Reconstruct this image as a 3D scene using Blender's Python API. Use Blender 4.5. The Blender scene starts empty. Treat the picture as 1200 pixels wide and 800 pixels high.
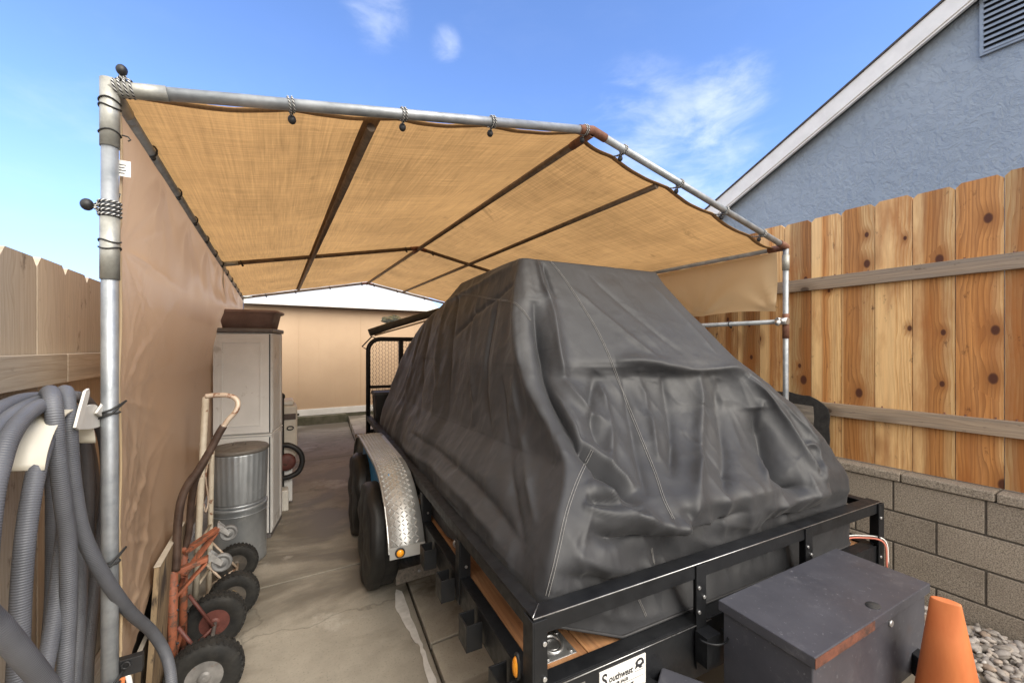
import bpy, bmesh, math, random, zlib, base64
from mathutils import Vector, Matrix, noise
random.seed(7)
SC = bpy.context.scene
COL = SC.collection
R = math.radians
# ------------------------------------------------------------------ camera model
YAW = R(30.3); CS, SN = math.cos(YAW), math.sin(YAW)
F = 479.0; H = 1.6; C0 = Vector((0, 0, H))
def ray(u, v): return Vector((F*SN + (u-600)*CS, F*CS - (u-600)*SN, 406.0 - v))
def PX(u, v, X): d = ray(u, v); return C0 + d*(X/d.x)
def PY(u, v, Y): d = ray(u, v); return C0 + d*(Y/d.y)
def PZ(u, v, Z): d = ray(u, v); return C0 + d*((Z-H)/d.z)
# ------------------------------------------------------------------ mesh builder
class MB:
    def __init__(s): s.v = []; s.f = []; s.sm = []; s.uv = []; s.mi = []; s.m = 0
    def face(s, idx, smooth=False, uv=None):
        s.f.append(tuple(idx)); s.sm.append(smooth); s.uv.append(uv); s.mi.append(s.m)
    def hexa(s, P, uv=None):
        b = len(s.v); s.v += [Vector(p) for p in P]
        fs = [(3,2,1,0),(4,5,6,7),(0,1,5,4),(1,2,6,5),(2,3,7,6),(3,0,4,7)]
        for f in fs:
            u = None
            if uv: u = [uv(s.v[b+i]) for i in f]
            s.face([b+i for i in f], False, u)
    def box(s, lo, hi, M=None, uv=None):
        x0,y0,z0 = lo; x1,y1,z1 = hi
        P = [(x0,y0,z0),(x1,y0,z0),(x1,y1,z0),(x0,y1,z0),(x0,y0,z1),(x1,y0,z1),(x1,y1,z1),(x0,y1,z1)]
        P = [Vector(p) for p in P]
        if uv:
            U = [uv(p) for p in P]
            b = len(s.v); s.v += [(M @ p if M else p) for p in P]
            for f in [(3,2,1,0),(4,5,6,7),(0,1,5,4),(1,2,6,5),(2,3,7,6),(3,0,4,7)]:
                s.face([b+i for i in f], False, [U[i] for i in f])
            return s
        s.hexa([(M @ p if M else p) for p in P]); return s
    def board(s, lo, hi, along=2, M=None, seed=None):
        """a plank with its own uv: u across in metres (0 = middle), v along, shifted by a random whole number"""
        k = random.random()*50 if seed is None else seed
        ext = [hi[i]-lo[i] for i in range(3)]; oth = [i for i in range(3) if i != along]
        ac = max(oth, key=lambda i: ext[i]); th = [i for i in oth if i != ac][0]
        mid = (lo[ac]+hi[ac])/2
        return s.box(lo, hi, M, uv=lambda p: (p[ac]-mid + (p[th]-lo[th])*0.8 + math.floor(k)*3.0, p[along]+k*1.7))
    def beam(s, p0, p1, w, h, up=(0,0,1)):
        p0, p1 = Vector(p0), Vector(p1); d = (p1-p0); L = d.length; d.normalize()
        up = Vector(up); sd = d.cross(up).normalized(); u2 = sd.cross(d)
        M = Matrix((sd, d, u2)).transposed().to_4x4(); M.translation = p0
        return s.box((-w/2, 0, -h/2), (w/2, L, h/2), M)
    def tube(s, path, r, n=10, closed=False, caps=True, radii=None):
        path = [Vector(p) for p in path]; N = len(path)
        if N < 2: return s
        tang = []
        for i in range(N):
            a = path[(i-1) % N] if (closed or i > 0) else path[i]
            b = path[(i+1) % N] if (closed or i < N-1) else path[i]
            t = (b-a); tang.append(t.normalized() if t.length > 1e-9 else Vector((0,0,1)))
        t0 = tang[0]; ref = Vector((0,0,1)) if abs(t0.z) < .9 else Vector((1,0,0))
        nrm = t0.cross(ref).normalized(); rings = []
        for i in range(N):
            t = tang[i]; nrm = (nrm - t*nrm.dot(t))
            nrm = nrm.normalized() if nrm.length > 1e-9 else t.orthogonal().normalized()
            bi = t.cross(nrm); rr = radii[i] if radii else r
            b = len(s.v)
            for k in range(n):
                a = 2*math.pi*k/n
                s.v.append(path[i] + nrm*(math.cos(a)*rr) + bi*(math.sin(a)*rr))
            rings.append(b)
        L = 0
        for i in range(N if closed else N-1):
            a, b = rings[i], rings[(i+1) % N]
            l2 = L + (path[(i+1) % N]-path[i]).length
            for k in range(n):
                k2 = (k+1) % n
                s.face((a+k, a+k2, b+k2, b+k), True, [(k/n, L), ((k+1)/n, L), ((k+1)/n, l2), (k/n, l2)])
            L = l2
        if caps and not closed:
            s.face([rings[0]+k for k in range(n)][::-1]); s.face([rings[-1]+k for k in range(n)])
        return s
    def lathe(s, prof, M, n=32, smooth=True, rfun=None):
        """prof: list of (radius, height) along +z of M"""
        rings = []
        for j, (r, z) in enumerate(prof):
            b = len(s.v)
            for k in range(n):
                a = 2*math.pi*k/n; rr = r*(rfun(a, z) if rfun else 1)
                s.v.append(M @ Vector((rr*math.cos(a), rr*math.sin(a), z)))
            rings.append(b)
        for j in range(len(prof)-1):
            a, b = rings[j], rings[j+1]
            for k in range(n):
                k2 = (k+1) % n; s.face((a+k, a+k2, b+k2, b+k), smooth)
        if prof[0][0] > 1e-6: s.face([rings[0]+k for k in range(n)][::-1])
        if prof[-1][0] > 1e-6: s.face([rings[-1]+k for k in range(n)])
        return s
    def prism(s, poly, vec):
        vec = Vector(vec); n = len(poly); b = len(s.v)
        s.v += [Vector(p) for p in poly] + [Vector(p)+vec for p in poly]
        s.face([b+i for i in range(n)][::-1]); s.face([b+n+i for i in range(n)])
        for i in range(n):
            j = (i+1) % n; s.face((b+i, b+j, b+n+j, b+n+i))
        return s
    def grid(s, fn, nu, nv, smooth=True, uv=None):
        b = len(s.v); U = {}
        for j in range(nv+1):
            for i in range(nu+1):
                s.v.append(Vector(fn(i/nu, j/nv)))
        for j in range(nv):
            for i in range(nu):
                q = (b+j*(nu+1)+i, b+j*(nu+1)+i+1, b+(j+1)*(nu+1)+i+1, b+(j+1)*(nu+1)+i)
                s.face(q, smooth, [(i/nu, j/nv), ((i+1)/nu, j/nv), ((i+1)/nu, (j+1)/nv), (i/nu, (j+1)/nv)])
        return s
    def sphere(s, c, r, n=10, sc=(1,1,1), M=None):
        c = Vector(c); pr = []
        for j in range(n+1):
            t = math.pi*j/n; pr.append((math.sin(t)*r + 1e-6*(j in (0, n)), -math.cos(t)*r))
        MM = Matrix.Translation(c) @ (M or Matrix.Identity(4)) @ Matrix.Diagonal((*sc, 1))
        pr[0] = (1e-5, -r); pr[-1] = (1e-5, r)
        return s.lathe(pr, MM, n=max(8, int(n*1.4)))
WM = {}
def mesh_of(mb, mats, Minv=None):
    me = bpy.data.meshes.new('m')
    vs = [tuple(Minv @ v) if Minv else tuple(v) for v in mb.v]
    me.from_pydata(vs, [], mb.f)
    me.polygons.foreach_set('use_smooth', mb.sm)
    me.polygons.foreach_set('material_index', mb.mi)
    if any(u is not None for u in mb.uv):
        l = me.uv_layers.new(name='UVMap'); k = 0; flat = []
        for f, u in zip(mb.f, mb.uv):
            for q in range(len(f)):
                flat += list(u[q]) if u else [0.0, 0.0]
        l.data.foreach_set('uv', flat)
    for m in (mats if isinstance(mats, (list, tuple)) else [mats]): me.materials.append(m)
    me.update(); return me
def finish(o, bevel=0, seg=2):
    if bevel:
        b = o.modifiers.new('bevel', 'BEVEL'); b.width = bevel; b.segments = seg
        b.limit_method = 'ANGLE'; b.angle_limit = R(40); b.harden_normals = False
    return o
def tag(o, label, cat, group=None):
    o['label'] = label; o['category'] = cat
    if group: o['group'] = group
    return o
def thing(name, label, cat, loc=(0,0,0), rotz=0, group=None):
    o = bpy.data.objects.new(name, None); COL.objects.link(o)
    o.location = loc; o.rotation_euler = (0, 0, rotz); o.empty_display_size = .1
    WM[o] = Matrix.Translation(Vector(loc)) @ Matrix.Rotation(rotz, 4, 'Z')
    return tag(o, label, cat, group)
def part(name, mb, mats, parent, bevel=0, label=None, local=False):
    M = WM[parent]
    o = bpy.data.objects.new(name, mesh_of(mb, mats, None if local else M.inverted())); COL.objects.link(o)
    o.parent = parent; WM[o] = M
    if label: o['label'] = label
    return finish(o, bevel)
def solo(name, mb, mats, label, cat, group=None, bevel=0):
    lo = [min(v[i] for v in mb.v) for i in range(3)]; hi = [max(v[i] for v in mb.v) for i in range(3)]
    loc = Vector(((lo[0]+hi[0])/2, (lo[1]+hi[1])/2, lo[2])); M = Matrix.Translation(loc)
    o = bpy.data.objects.new(name, mesh_of(mb, mats, M.inverted())); COL.objects.link(o)
    o.location = loc; WM[o] = M
    tag(o, label, cat, group); return finish(o, bevel)
def struct(name, mb, mats, bevel=0, kind='structure'):
    o = bpy.data.objects.new(name, mesh_of(mb, mats)); COL.objects.link(o); o['kind'] = kind
    return finish(o, bevel)
def spline(pts, per=8, closed=False):
    P = [Vector(p) for p in pts]; n = len(P); out = []
    rng = range(n if closed else n-1)
    for i in rng:
        p1, p2 = P[i], P[(i+1) % n]
        p0 = P[(i-1) % n] if (closed or i > 0) else p1*2-p2
        p3 = P[(i+2) % n] if (closed or i < n-2) else p2*2-p1
        for k in range(per):
            t = k/per
            out.append(.5*((2*p1)+(p2-p0)*t+(2*p0-5*p1+4*p2-p3)*t*t+(3*p1-p0-3*p2+p3)*t**3))
    if not closed: out.append(P[-1])
    return out
def nz(x, y=0, z=0): return noise.noise(Vector((x, y, z)))
# ------------------------------------------------------------------ materials
class NT:
    def __init__(s, name):
        s.mat = bpy.data.materials.new(name); s.mat.use_nodes = True
        s.t = s.mat.node_tree; s.t.nodes.clear()
        s.out = s.n('ShaderNodeOutputMaterial'); s.b = s.n('ShaderNodeBsdfPrincipled')
        s.l(s.b.outputs[0], s.out.inputs[0]); s._co = {}
    def n(s, k, **kw):
        x = s.t.nodes.new(k)
        for a, b in kw.items(): setattr(x, a, b)
        return x
    def l(s, a, b): s.t.links.new(a, b)
    def co(s, kind='Object'):
        if kind not in s._co: s._co[kind] = s.n('ShaderNodeTexCoord').outputs[kind]
        return s._co[kind]
    def mp(s, sc=(1,1,1), kind='Object', loc=(0,0,0), rot=(0,0,0)):
        m = s.n('ShaderNodeMapping'); s.l(s.co(kind), m.inputs[0])
        m.inputs['Scale'].default_value = sc; m.inputs['Location'].default_value = loc; m.inputs['Rotation'].default_value = rot
        return m.outputs[0]
    def noise(s, scale, detail=4, rough=.55, vec=None, dist=0):
        x = s.n('ShaderNodeTexNoise'); x.inputs['Scale'].default_value = scale; x.inputs['Detail'].default_value = detail
        x.inputs['Roughness'].default_value = rough; x.inputs['Distortion'].default_value = dist
        s.l(vec if vec is not None else s.co(), x.inputs['Vector']); return x.outputs[0]
    def vor(s, scale, vec=None, feature='F1', out=0, rnd=1):
        x = s.n('ShaderNodeTexVoronoi', feature=feature); x.inputs['Scale'].default_value = scale
        x.inputs['Randomness'].default_value = rnd
        s.l(vec if vec is not None else s.co(), x.inputs['Vector']); return x.outputs[out]
    def ramp(s, fac, stops):
        x = s.n('ShaderNodeValToRGB'); e = x.color_ramp.elements
        while len(e) < len(stops): e.new(.5)
        for i, (p, c) in enumerate(stops):
            e[i].position = p; e[i].color = (*c, 1) if isinstance(c, (tuple, list)) else (c, c, c, 1)
        s.l(fac, x.inputs[0]); return x.outputs[0]
    def mix(s, fac, a, b, mode='MIX'):
        x = s.n('ShaderNodeMix', data_type='RGBA', blend_type=mode)
        for v, i in ((fac, x.inputs[0]), (a, x.inputs[6]), (b, x.inputs[7])):
            if hasattr(v, 'links'): s.l(v, i)
            elif isinstance(v, (tuple, list)): i.default_value = (*v, 1)
            else: i.default_value = v
        return x.outputs[2]
    def math(s, op, a, b=0.0, c=0.0):
        x = s.n('ShaderNodeMath', operation=op)
        for v, i in zip((a, b, c), x.inputs):
            if hasattr(v, 'links'): s.l(v, i)
            else: i.default_value = v
        return x.outputs[0]
    def set(s, key, v):
        i = s.b.inputs[key]
        if hasattr(v, 'links'): s.l(v, i)
        elif isinstance(v, (tuple, list)): i.default_value = (*v, 1)
        else: i.default_value = v
        return s
    def bump(s, h, strength=.3, dist=.01, prev=None):
        x = s.n('ShaderNodeBump'); x.inputs['Strength'].default_value = strength; x.inputs['Distance'].default_value = dist
        s.l(h, x.inputs['Height'])
        if prev is not None: s.l(prev, x.inputs['Normal'])
        s.l(x.outputs[0], s.b.inputs['Normal']); return x.outputs[0]
def pm(name, c1, c2, sc=8, rough=(.4,.6), metal=0, bump=.15, bsc=60, stretch=(1,1,1), lo=.35, hi=.65, spots=None, bd=.004, coat=0, spec=None):
    """worn two-tone surface: c1..c2 mottled by noise; spots=(colour, scale, threshold) adds stains of their own shape"""
    k = NT(name); v = k.mp(stretch); n1 = k.noise(sc, 6, .6, v)
    c = k.ramp(n1, [(lo, c1), (hi, c2)])
    if spots:
        n2 = k.noise(spots[1], 5, .65, v, .4); m = k.ramp(n2, [(spots[2], 0.0), (spots[2]+.06, 1.0)])
        c = k.mix(m, c, spots[0])
    k.set('Base Color', c); k.set('Metallic', metal)
    k.set('Roughness', k.ramp(k.noise(sc*2.3, 4, .6, v), [(.3, rough[0]), (.7, rough[1])]))
    if bump: k.bump(k.noise(bsc, 4, .6, v), bump, bd)
    if coat: k.set('Coat Weight', coat)
    if spec is not None: k.set('Specular IOR Level', spec)
    return k.mat
M = {}
M['galv'] = pm('galvanised pipe', (.25,.27,.29), (.39,.41,.43), 14, (.35,.6), .55, .1, 80, spots=((.22,.17,.12), 9, .66))
M['galv_sleeve'] = pm('galvanised sleeve', (.30,.30,.27), (.42,.42,.385), 30, (.4,.6), .4, .12, 90, spots=((.2,.13,.08), 14, .66))
M['rust'] = pm('rusty fitting', (.12,.05,.032), (.22,.10,.06), 25, (.6,.85), .1, .4, 120, spots=((.3,.28,.25), 16, .66))
M['black_steel'] = pm('black painted steel', (.006,.0065,.008), (.011,.012,.014), 10, (.38,.6), 0, .08, 150, spots=((.03,.03,.033), 40, .74), spec=.38)
M['steel_edge'] = pm('bare steel', (.4,.4,.4), (.6,.6,.6), 40, (.25,.45), .9, .05)
M['zinc'] = pm('zinc plate', (.5,.5,.5), (.7,.7,.7), 30, (.25,.45), .85, .08, 90)
M['black_plastic'] = pm('black plastic', (.012,.012,.013), (.022,.022,.023), 20, (.4,.6), 0, .06)
M['rubber'] = pm('tyre rubber', (.007,.007,.007), (.020,.0185,.016), 18, (.7,.9), 0, .25, 200)
M['galv_backlit'] = pm('galvanised pipe in backlit brown', (.10,.07,.048), (.17,.12,.08), 20, (.45,.65), .3, .12, 90, spots=((.24,.2,.16), 14, .68))  # galvanised pipe under the tarp, its backlit darkness put into the colour
M['wheel_vinyl'] = pm('black vinyl wheel cover', (.006,.006,.006), (.012,.012,.012), 6, (.45,.6), 0, .15, 30)
M['cord'] = pm('bungee cord', (.02,.02,.02), (.03,.03,.03), 20, (.6,.8))
M['white_plastic'] = pm('white plastic', (.62,.6,.55), (.72,.7,.64), 10, (.4,.55), 0, .05)
M['paper'] = pm('paper tag', (.75,.74,.7), (.8,.79,.76), 10, (.6,.7), 0, .02)
M['amber'] = pm('amber lens', (.75,.26,.01), (.85,.36,.02), 60, (.12,.25), 0, .2, 300, coat=.5)
M['orange'] = pm('sun faded orange plastic', (.50,.125,.035), (.60,.19,.06), 7, (.4,.6), 0, .12, 60, (1,1,.4), spots=((.28,.1,.05), 14, .68))
M['red_paint'] = pm('worn red orange paint', (.19,.06,.03), (.30,.095,.045), 14, (.55,.8), 0, .25, 80, spots=((.10,.05,.032), 24, .52))
M['brown_paint'] = pm('brown painted tube', (.045,.028,.022), (.085,.055,.042), 16, (.3,.5), .1, .12, 90, spots=((.35,.3,.26), 30, .7))
M['cream_paint'] = pm('cream painted tube', (.46,.40,.31), (.58,.52,.42), 16, (.4,.6), 0, .15, 90, spots=((.19,.09,.05), 20, .62))
M['worn_tube'] = pm('rust speckled cream tube', (.42,.32,.24), (.52,.43,.34), 22, (.35,.6), .1, .15, 90, spots=((.2,.09,.05), 26, .54))
M['dark_red'] = pm('dark red steel', (.09,.028,.022), (.14,.045,.035), 20, (.5,.7), 0, .2, 90, spots=((.06,.03,.02), 20, .6))
M['wheel_grey'] = pm('grey wheel hub', (.16,.155,.15), (.26,.25,.24), 20, (.4,.6), .3, .15, spots=((.2,.12,.08), 18, .62))
M['cabinet'] = pm('grey resin cabinet', (.64,.635,.62), (.72,.715,.70), 4, (.4,.55), 0, .08, 220, spots=((.52,.50,.47), 6, .60))
M['cabinet_dark'] = pm('dark resin trim', (.11,.10,.10), (.16,.15,.145), 6, (.45,.6), 0, .06, 200)
M['terracotta'] = pm('brown plastic tub', (.20,.13,.11), (.28,.185,.155), 8, (.4,.6), 0, .08, 100, spots=((.27,.19,.15), 12, .66))
M['galv_can'] = pm('galvanised can', (.28,.30,.32), (.40,.42,.44), 6, (.35,.55), .6, .1, 60, (1,1,.5), spots=((.45,.47,.48), 9, .62))
M['can_lid'] = pm('weathered lid', (.13,.115,.10), (.21,.19,.17), 12, (.5,.7), .3, .15)
M['beige_box'] = pm('beige plastic', (.55,.5,.42), (.63,.58,.5), 8, (.4,.55))
M['hose'] = None
M['white_trim'] = pm('white painted wood', (.68,.67,.64), (.78,.77,.74), 6, (.45,.6), 0, .12, 60, spots=((.45,.43,.4), 12, .72))
M['roof_shingle'] = pm('dark shingle', (.05,.045,.045), (.09,.08,.08), 30, (.8,.95), 0, .6, 120)
M['white_roof'] = pm('white metal roof', (.42,.42,.42), (.48,.48,.475), 3, (.4,.55), 0, .03)
M['blue'] = pm('blue plastic', (.03,.22,.52), (.045,.28,.62), 10, (.35,.5))
M['cyan'] = pm('pale blue plastic bag', (.25,.5,.62), (.65,.74,.76), 22, (.25,.4), 0, .3, 50)
M['old_wood'] = pm('old timber block', (.16,.14,.12), (.30,.26,.215), 9, (.75,.9), 0, .4, 60, (6,1,6), spots=((.04,.035,.03), 12, .64))
M['ply_edge'] = pm('weathered plywood', (.15,.095,.05), (.30,.22,.13), 9, (.75,.9), 0, .5, 60, (1,1,.25), spots=((.05,.035,.025), 10, .56))
M['ply_pale'] = pm('pale plywood edge', (.40,.35,.28), (.5,.45,.37), 20, (.8,.9), 0, .4, 90)
M['dark_board'] = pm('dark stained board', (.03,.025,.02), (.07,.055,.04), 12, (.7,.9), 0, .4)
M['felt'] = pm('black roofing felt', (.018,.017,.017), (.04,.038,.036), 18, (.8,.95), 0, .6, 70)
M['mat_roll'] = pm('dark rolled mat', (.03,.03,.03), (.05,.05,.05), 20, (.6,.8), 0, .3)
M['mesh_black'] = pm('black mesh', (.012,.012,.012), (.02,.02,.02), 20, (.5,.7))
M['cement_white'] = pm('spilled plaster', (.52,.50,.47), (.68,.66,.63), 14, (.8,.95), 0, .5, 90)
M['red_vinyl'] = pm('red mark', (.45,.05,.03), (.5,.06,.04), 10)
M['wire_red'] = pm('red wire', (.55,.15,.1), (.6,.2,.14), 10)
M['dark_ink'] = pm('dark ink', (.02,.02,.025), (.025,.025,.03), 10)
def m_alu():
    k = NT('bright aluminium tread plate'); c = k.ramp(k.noise(5, 5), [(.3, (.42,.42,.41)), (.7, (.54,.54,.53))])
    d = k.ramp(k.noise(9, 5, .7), [(.55, 0.0), (.75, .5)]); k.set('Base Color', k.mix(d, c, (.35,.31,.26)))
    k.set('Metallic', .75); k.set('Roughness', k.ramp(k.noise(22), [(.3, .36), (.7, .52)])); k.bump(k.noise(120), .05, .002); return k.mat
M['alu'] = m_alu()
def m_hose():
    k = NT('grey ribbed hose'); sp = k.n('ShaderNodeSeparateXYZ'); k.l(k.co('UV'), sp.inputs[0])
    ph = k.math('ADD', k.math('MULTIPLY', sp.outputs[1], 2*math.pi/.0052), k.math('MULTIPLY', sp.outputs[0], 2*math.pi))
    w = k.math('SINE', ph)
    c = k.ramp(k.noise(7, 4), [(.3, (.085,.090,.102)), (.7, (.150,.157,.175))])
    c = k.mix(k.ramp(w, [(.0, .25), (1, 0.0)]), c, (.07,.07,.085))
    k.set('Base Color', c); k.set('Roughness', .5); k.bump(w, .32, .0018); return k.mat
M['hose'] = m_hose()
def m_wood(name, pale, mid, dark, knot, grey=None, weather=0.0, knots=True, rough=.7, orange=None):
    """plank wood in per-board uv: u across (m, 3.0 apart per board), v along (m)"""
    k = NT(name); uv = k.co('UV'); sp = k.n('ShaderNodeSeparateXYZ'); k.l(uv, sp.inputs[0])
    u, v = sp.outputs[0], sp.outputs[1]
    bid = k.math('FLOOR', k.math('ADD', k.math('DIVIDE', u, 3.0), .5)); lu = k.math('SUBTRACT', u, k.math('MULTIPLY', bid, 3.0))
    wn = k.n('ShaderNodeTexWhiteNoise', noise_dimensions='1D'); k.l(bid, wn.inputs['W']); rnd = wn.outputs['Value']; rcol = wn.outputs['Color']
    rs = k.n('ShaderNodeSeparateColor'); k.l(rcol, rs.inputs[0]); r2, r3 = rs.outputs[1], rs.outputs[2]
    def vec(x, y, z=0.0):
        c = k.n('ShaderNodeCombineXYZ')
        for q, i in zip((x, y, z), c.inputs):
            if hasattr(q, 'links'): k.l(q, i)
            else: i.default_value = q
        return c.outputs[0]
    # knots: voronoi cells stretched along the board
    kv = vec(k.math('MULTIPLY', u, 5.0), k.math('MULTIPLY', v, 3.1))
    vo = k.n('ShaderNodeTexVoronoi', voronoi_dimensions='2D'); vo.inputs['Scale'].default_value = 1.0; k.l(kv, vo.inputs['Vector'])
    kd = vo.outputs['Distance']; vc = k.n('ShaderNodeSeparateColor'); k.l(vo.outputs['Color'], vc.inputs[0])
    size = k.math('ADD', k.math('MULTIPLY', k.math('GREATER_THAN', vc.outputs[0], .52), k.math('ADD', k.math('MULTIPLY', vc.outputs[1], .08), .028)), .0001)
    near = k.math('DIVIDE', kd, k.math('MULTIPLY', size, 3.2)); bulge = k.math('EXPONENT', k.math('MULTIPLY', k.math('MULTIPLY', near, near), -1.0))
    # cathedral grain: distance to a wandering pith
    wob = k.noise(1.0, 3, .5, vec(k.math('MULTIPLY', bid, 7.3), k.math('MULTIPLY', v, .9)))
    x = k.math('ADD', lu, k.math('MULTIPLY', k.math('SUBTRACT', wob, .5), .10))
    x = k.math('ADD', x, k.math('MULTIPLY', bulge, .022))
    ringc = k.math('ABSOLUTE', k.math('SUBTRACT', x, k.math('MULTIPLY', k.math('SUBTRACT', r2, .5), .12)))
    warp = k.noise(1.0, 2, .5, vec(k.math('MULTIPLY', u, 14), k.math('MULTIPLY', v, 1.4)))
    ring = k.math('ADD', k.math('MULTIPLY', ringc, 52.0), k.math('MULTIPLY', warp, 3.2))
    gr = k.math('FRACT', ring); gr = k.math('POWER', gr, 2.2)
    fine = k.noise(1.0, 4, .65, vec(k.math('MULTIPLY', u, 260), k.math('MULTIPLY', v, 7)))
    c = k.mix(gr, pale, mid)
    heart = k.ramp(k.math('ADD', ringc, k.math('MULTIPLY', k.math('SUBTRACT', r3, .5), .10)), [(.035, 1.0), (.075, 0.0)])
    if orange: c = k.mix(k.math('MULTIPLY', heart, .85), c, k.mix(gr, orange, dark))
    c = k.mix(k.ramp(fine, [(.42, 0.0), (.75, .5)]), c, dark)
    streak = k.noise(1.0, 4, .6, vec(k.math('MULTIPLY', u, 44), k.math('MULTIPLY', v, .8), 7.0)); c = k.mix(k.ramp(streak, [(.55, 0.0), (.72, .6)]), c, mid if orange is None else dark)
    c = k.mix(1.0, c, k.ramp(rnd, [(0, .62), (1, 1.2)]), 'MULTIPLY')
    if orange:
        sap = k.ramp(k.math('ADD', k.math('MULTIPLY', lu, 1.0), k.math('MULTIPLY', k.math('SUBTRACT', r3, .5), .16)), [(.055, 0.0), (.075, .75)]); c = k.mix(sap, c, tuple(min(1, q*1.15) for q in pale))
        big = k.noise(1.0, 5, .6, vec(k.math('MULTIPLY', u, 5.5), k.math('MULTIPLY', v, 1.1), 11.0)); c = k.mix(k.ramp(big, [(.47, 0.0), (.66, .75)]), c, (orange[0]*.66, orange[1]*.55, orange[2]*.5))
    if weather:
        st = k.noise(1.0, 5, .65, vec(k.math('MULTIPLY', u, 26), k.math('MULTIPLY', v, 1.2)))
        c = k.mix(k.ramp(st, [(.42, 0.0), (.68, weather)]), c, grey)
        bl = k.noise(1.0, 6, .75, vec(k.math('MULTIPLY', u, 14), k.math('MULTIPLY', v, 6), 3.0))
        c = k.mix(k.ramp(bl, [(.60, 0.0), (.70, .8)]), c, knot)
    kn = k.ramp(k.math('DIVIDE', kd, size), [(.62, 1.0), (1.0, .35), (1.0, 0.0)]) if False else k.ramp(k.math('DIVIDE', kd, k.math('MULTIPLY', size, 2.2)), [(.34, 1.0), (.44, .8), (.56, 0.0)])
    if knots:
        halo = k.ramp(k.math('DIVIDE', kd, k.math('MULTIPLY', size, 5.0)), [(.2, .7), (.8, 0.0)]); c = k.mix(halo, c, dark); c = k.mix(k.math('MULTIPLY', kn, .92), c, knot)
    k.set('Base Color', c); k.set('Roughness', rough); k.set('Specular IOR Level', .3)
    k.bump(k.math('ADD', k.math('MULTIPLY', gr, -.5), k.math('MULTIPLY', fine, .8)), .35, .002); return k.mat
M['cedar'] = m_wood('new fence cedar', (.74,.50,.24), (.57,.31,.11), (.27,.105,.03), (.065,.02,.012), (.30,.16,.08), .32, orange=(.53,.215,.052))
M['rail_wood'] = m_wood('weathered rail timber', (.36,.28,.20), (.27,.20,.14), (.15,.105,.07), (.07,.045,.03), (.20,.17,.14), .7)
M['grey_wood'] = m_wood('old grey fence wood', (.70,.60,.47), (.58,.48,.36), (.34,.26,.18), (.12,.09,.065), (.45,.39,.32), .5, knots=False)
M['grey_rail'] = m_wood('stained old rail timber', (.68,.58,.45), (.56,.46,.34), (.30,.22,.15), (.07,.05,.035), (.36,.30,.23), .8, knots=True)
M['deck'] = m_wood('trailer deck planks', (.46,.24,.11), (.36,.17,.075), (.17,.075,.035), (.08,.03,.015), (.13,.075,.05), .55, orange=(.38,.18,.08))
def m_roof(name, d, tcol, tw, gloss):
    k = NT(name); sx = k.noise(1, 3, .7, k.mp((110, 2.2, 110))); sy = k.noise(1, 3, .7, k.mp((3.0, 125, 3.0)))
    bl = k.noise(1.6, 5, .6); wv = k.math('ADD', sx, sy)
    c = k.ramp(k.math('ADD', k.math('MULTIPLY', wv, .5), k.math('MULTIPLY', k.math('SUBTRACT', bl, .5), .5)), [(.34, tuple(x*.62 for x in d)), (.66, tuple(min(1, x*1.25) for x in d))])
    t = k.ramp(k.math('ADD', k.math('MULTIPLY', wv, .5), k.math('MULTIPLY', k.math('SUBTRACT', bl, .5), .5)), [(.34, tuple(x*.66 for x in tcol)), (.66, tuple(min(1, x*1.22) for x in tcol))])
    st = k.ramp(k.noise(3.3, 6, .7, None, .6), [(.60, 0.0), (.68, .45)])
    c = k.mix(st, c, tuple(x*.35 for x in d)); t = k.mix(st, t, tuple(x*.4 for x in tcol))
    k.set('Base Color', c); k.set('Roughness', gloss); 
    tr = k.n('ShaderNodeBsdfTranslucent'); k.l(t, tr.inputs[0]); mx = k.n('ShaderNodeMixShader'); mx.inputs[0].default_value = tw
    k.l(k.b.outputs[0], mx.inputs[1]); k.l(tr.outputs[0], mx.inputs[2]); k.l(mx.outputs[0], k.out.inputs[0])
    nb = k.bump(wv, .25, .004); k.l(nb, tr.inputs['Normal']); return k.mat
M['tarp_roof'] = m_roof('woven tan roof tarp', (.485,.285,.13), (.52,.30,.118), .5, .5)
M['tarp_hem_and_shadow'] = m_roof('doubled tarp hem and purlin shadow', (.22,.14,.07), (.17,.10,.045), .25, .5)
M['valance'] = m_roof('tan valance tarp', (.60,.45,.27), (.60,.42,.22), .35, .42)
def m_side(name, c1, c2, dirt, tc, tw):
    k = NT(name); bl = k.noise(1.2, 5, .6)
    c = k.ramp(bl, [(.3, c1), (.7, c2)])
    st = k.ramp(k.noise(2.2, 6, .7, k.mp((1, 1, 1.7)), .5), [(.60, 0.0), (.72, .35)]); c = k.mix(st, c, dirt)
    k.set('Base Color', c); k.set('Roughness', .34); k.set('Specular IOR Level', .55)
    tr = k.n('ShaderNodeBsdfTranslucent'); tr.inputs[0].default_value = (*tc, 1)
    mx = k.n('ShaderNodeMixShader'); mx.inputs[0].default_value = tw
    k.l(k.b.outputs[0], mx.inputs[1]); k.l(tr.outputs[0], mx.inputs[2]); k.l(mx.outputs[0], k.out.inputs[0])
    k.bump(k.noise(7, 5, .6), .25, .01, k.bump(k.noise(60, 3, .6), .08, .002)); return k.mat
M['tarp_side'] = m_side('glossy tan side tarp', (.61,.435,.30), (.69,.505,.355), (.30,.19,.125), (.78,.54,.36), .42)
M['valance'] = m_side('tan valance tarp', (.60,.455,.275), (.68,.53,.335), (.34,.24,.13), (.66,.47,.26), .35)
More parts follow.
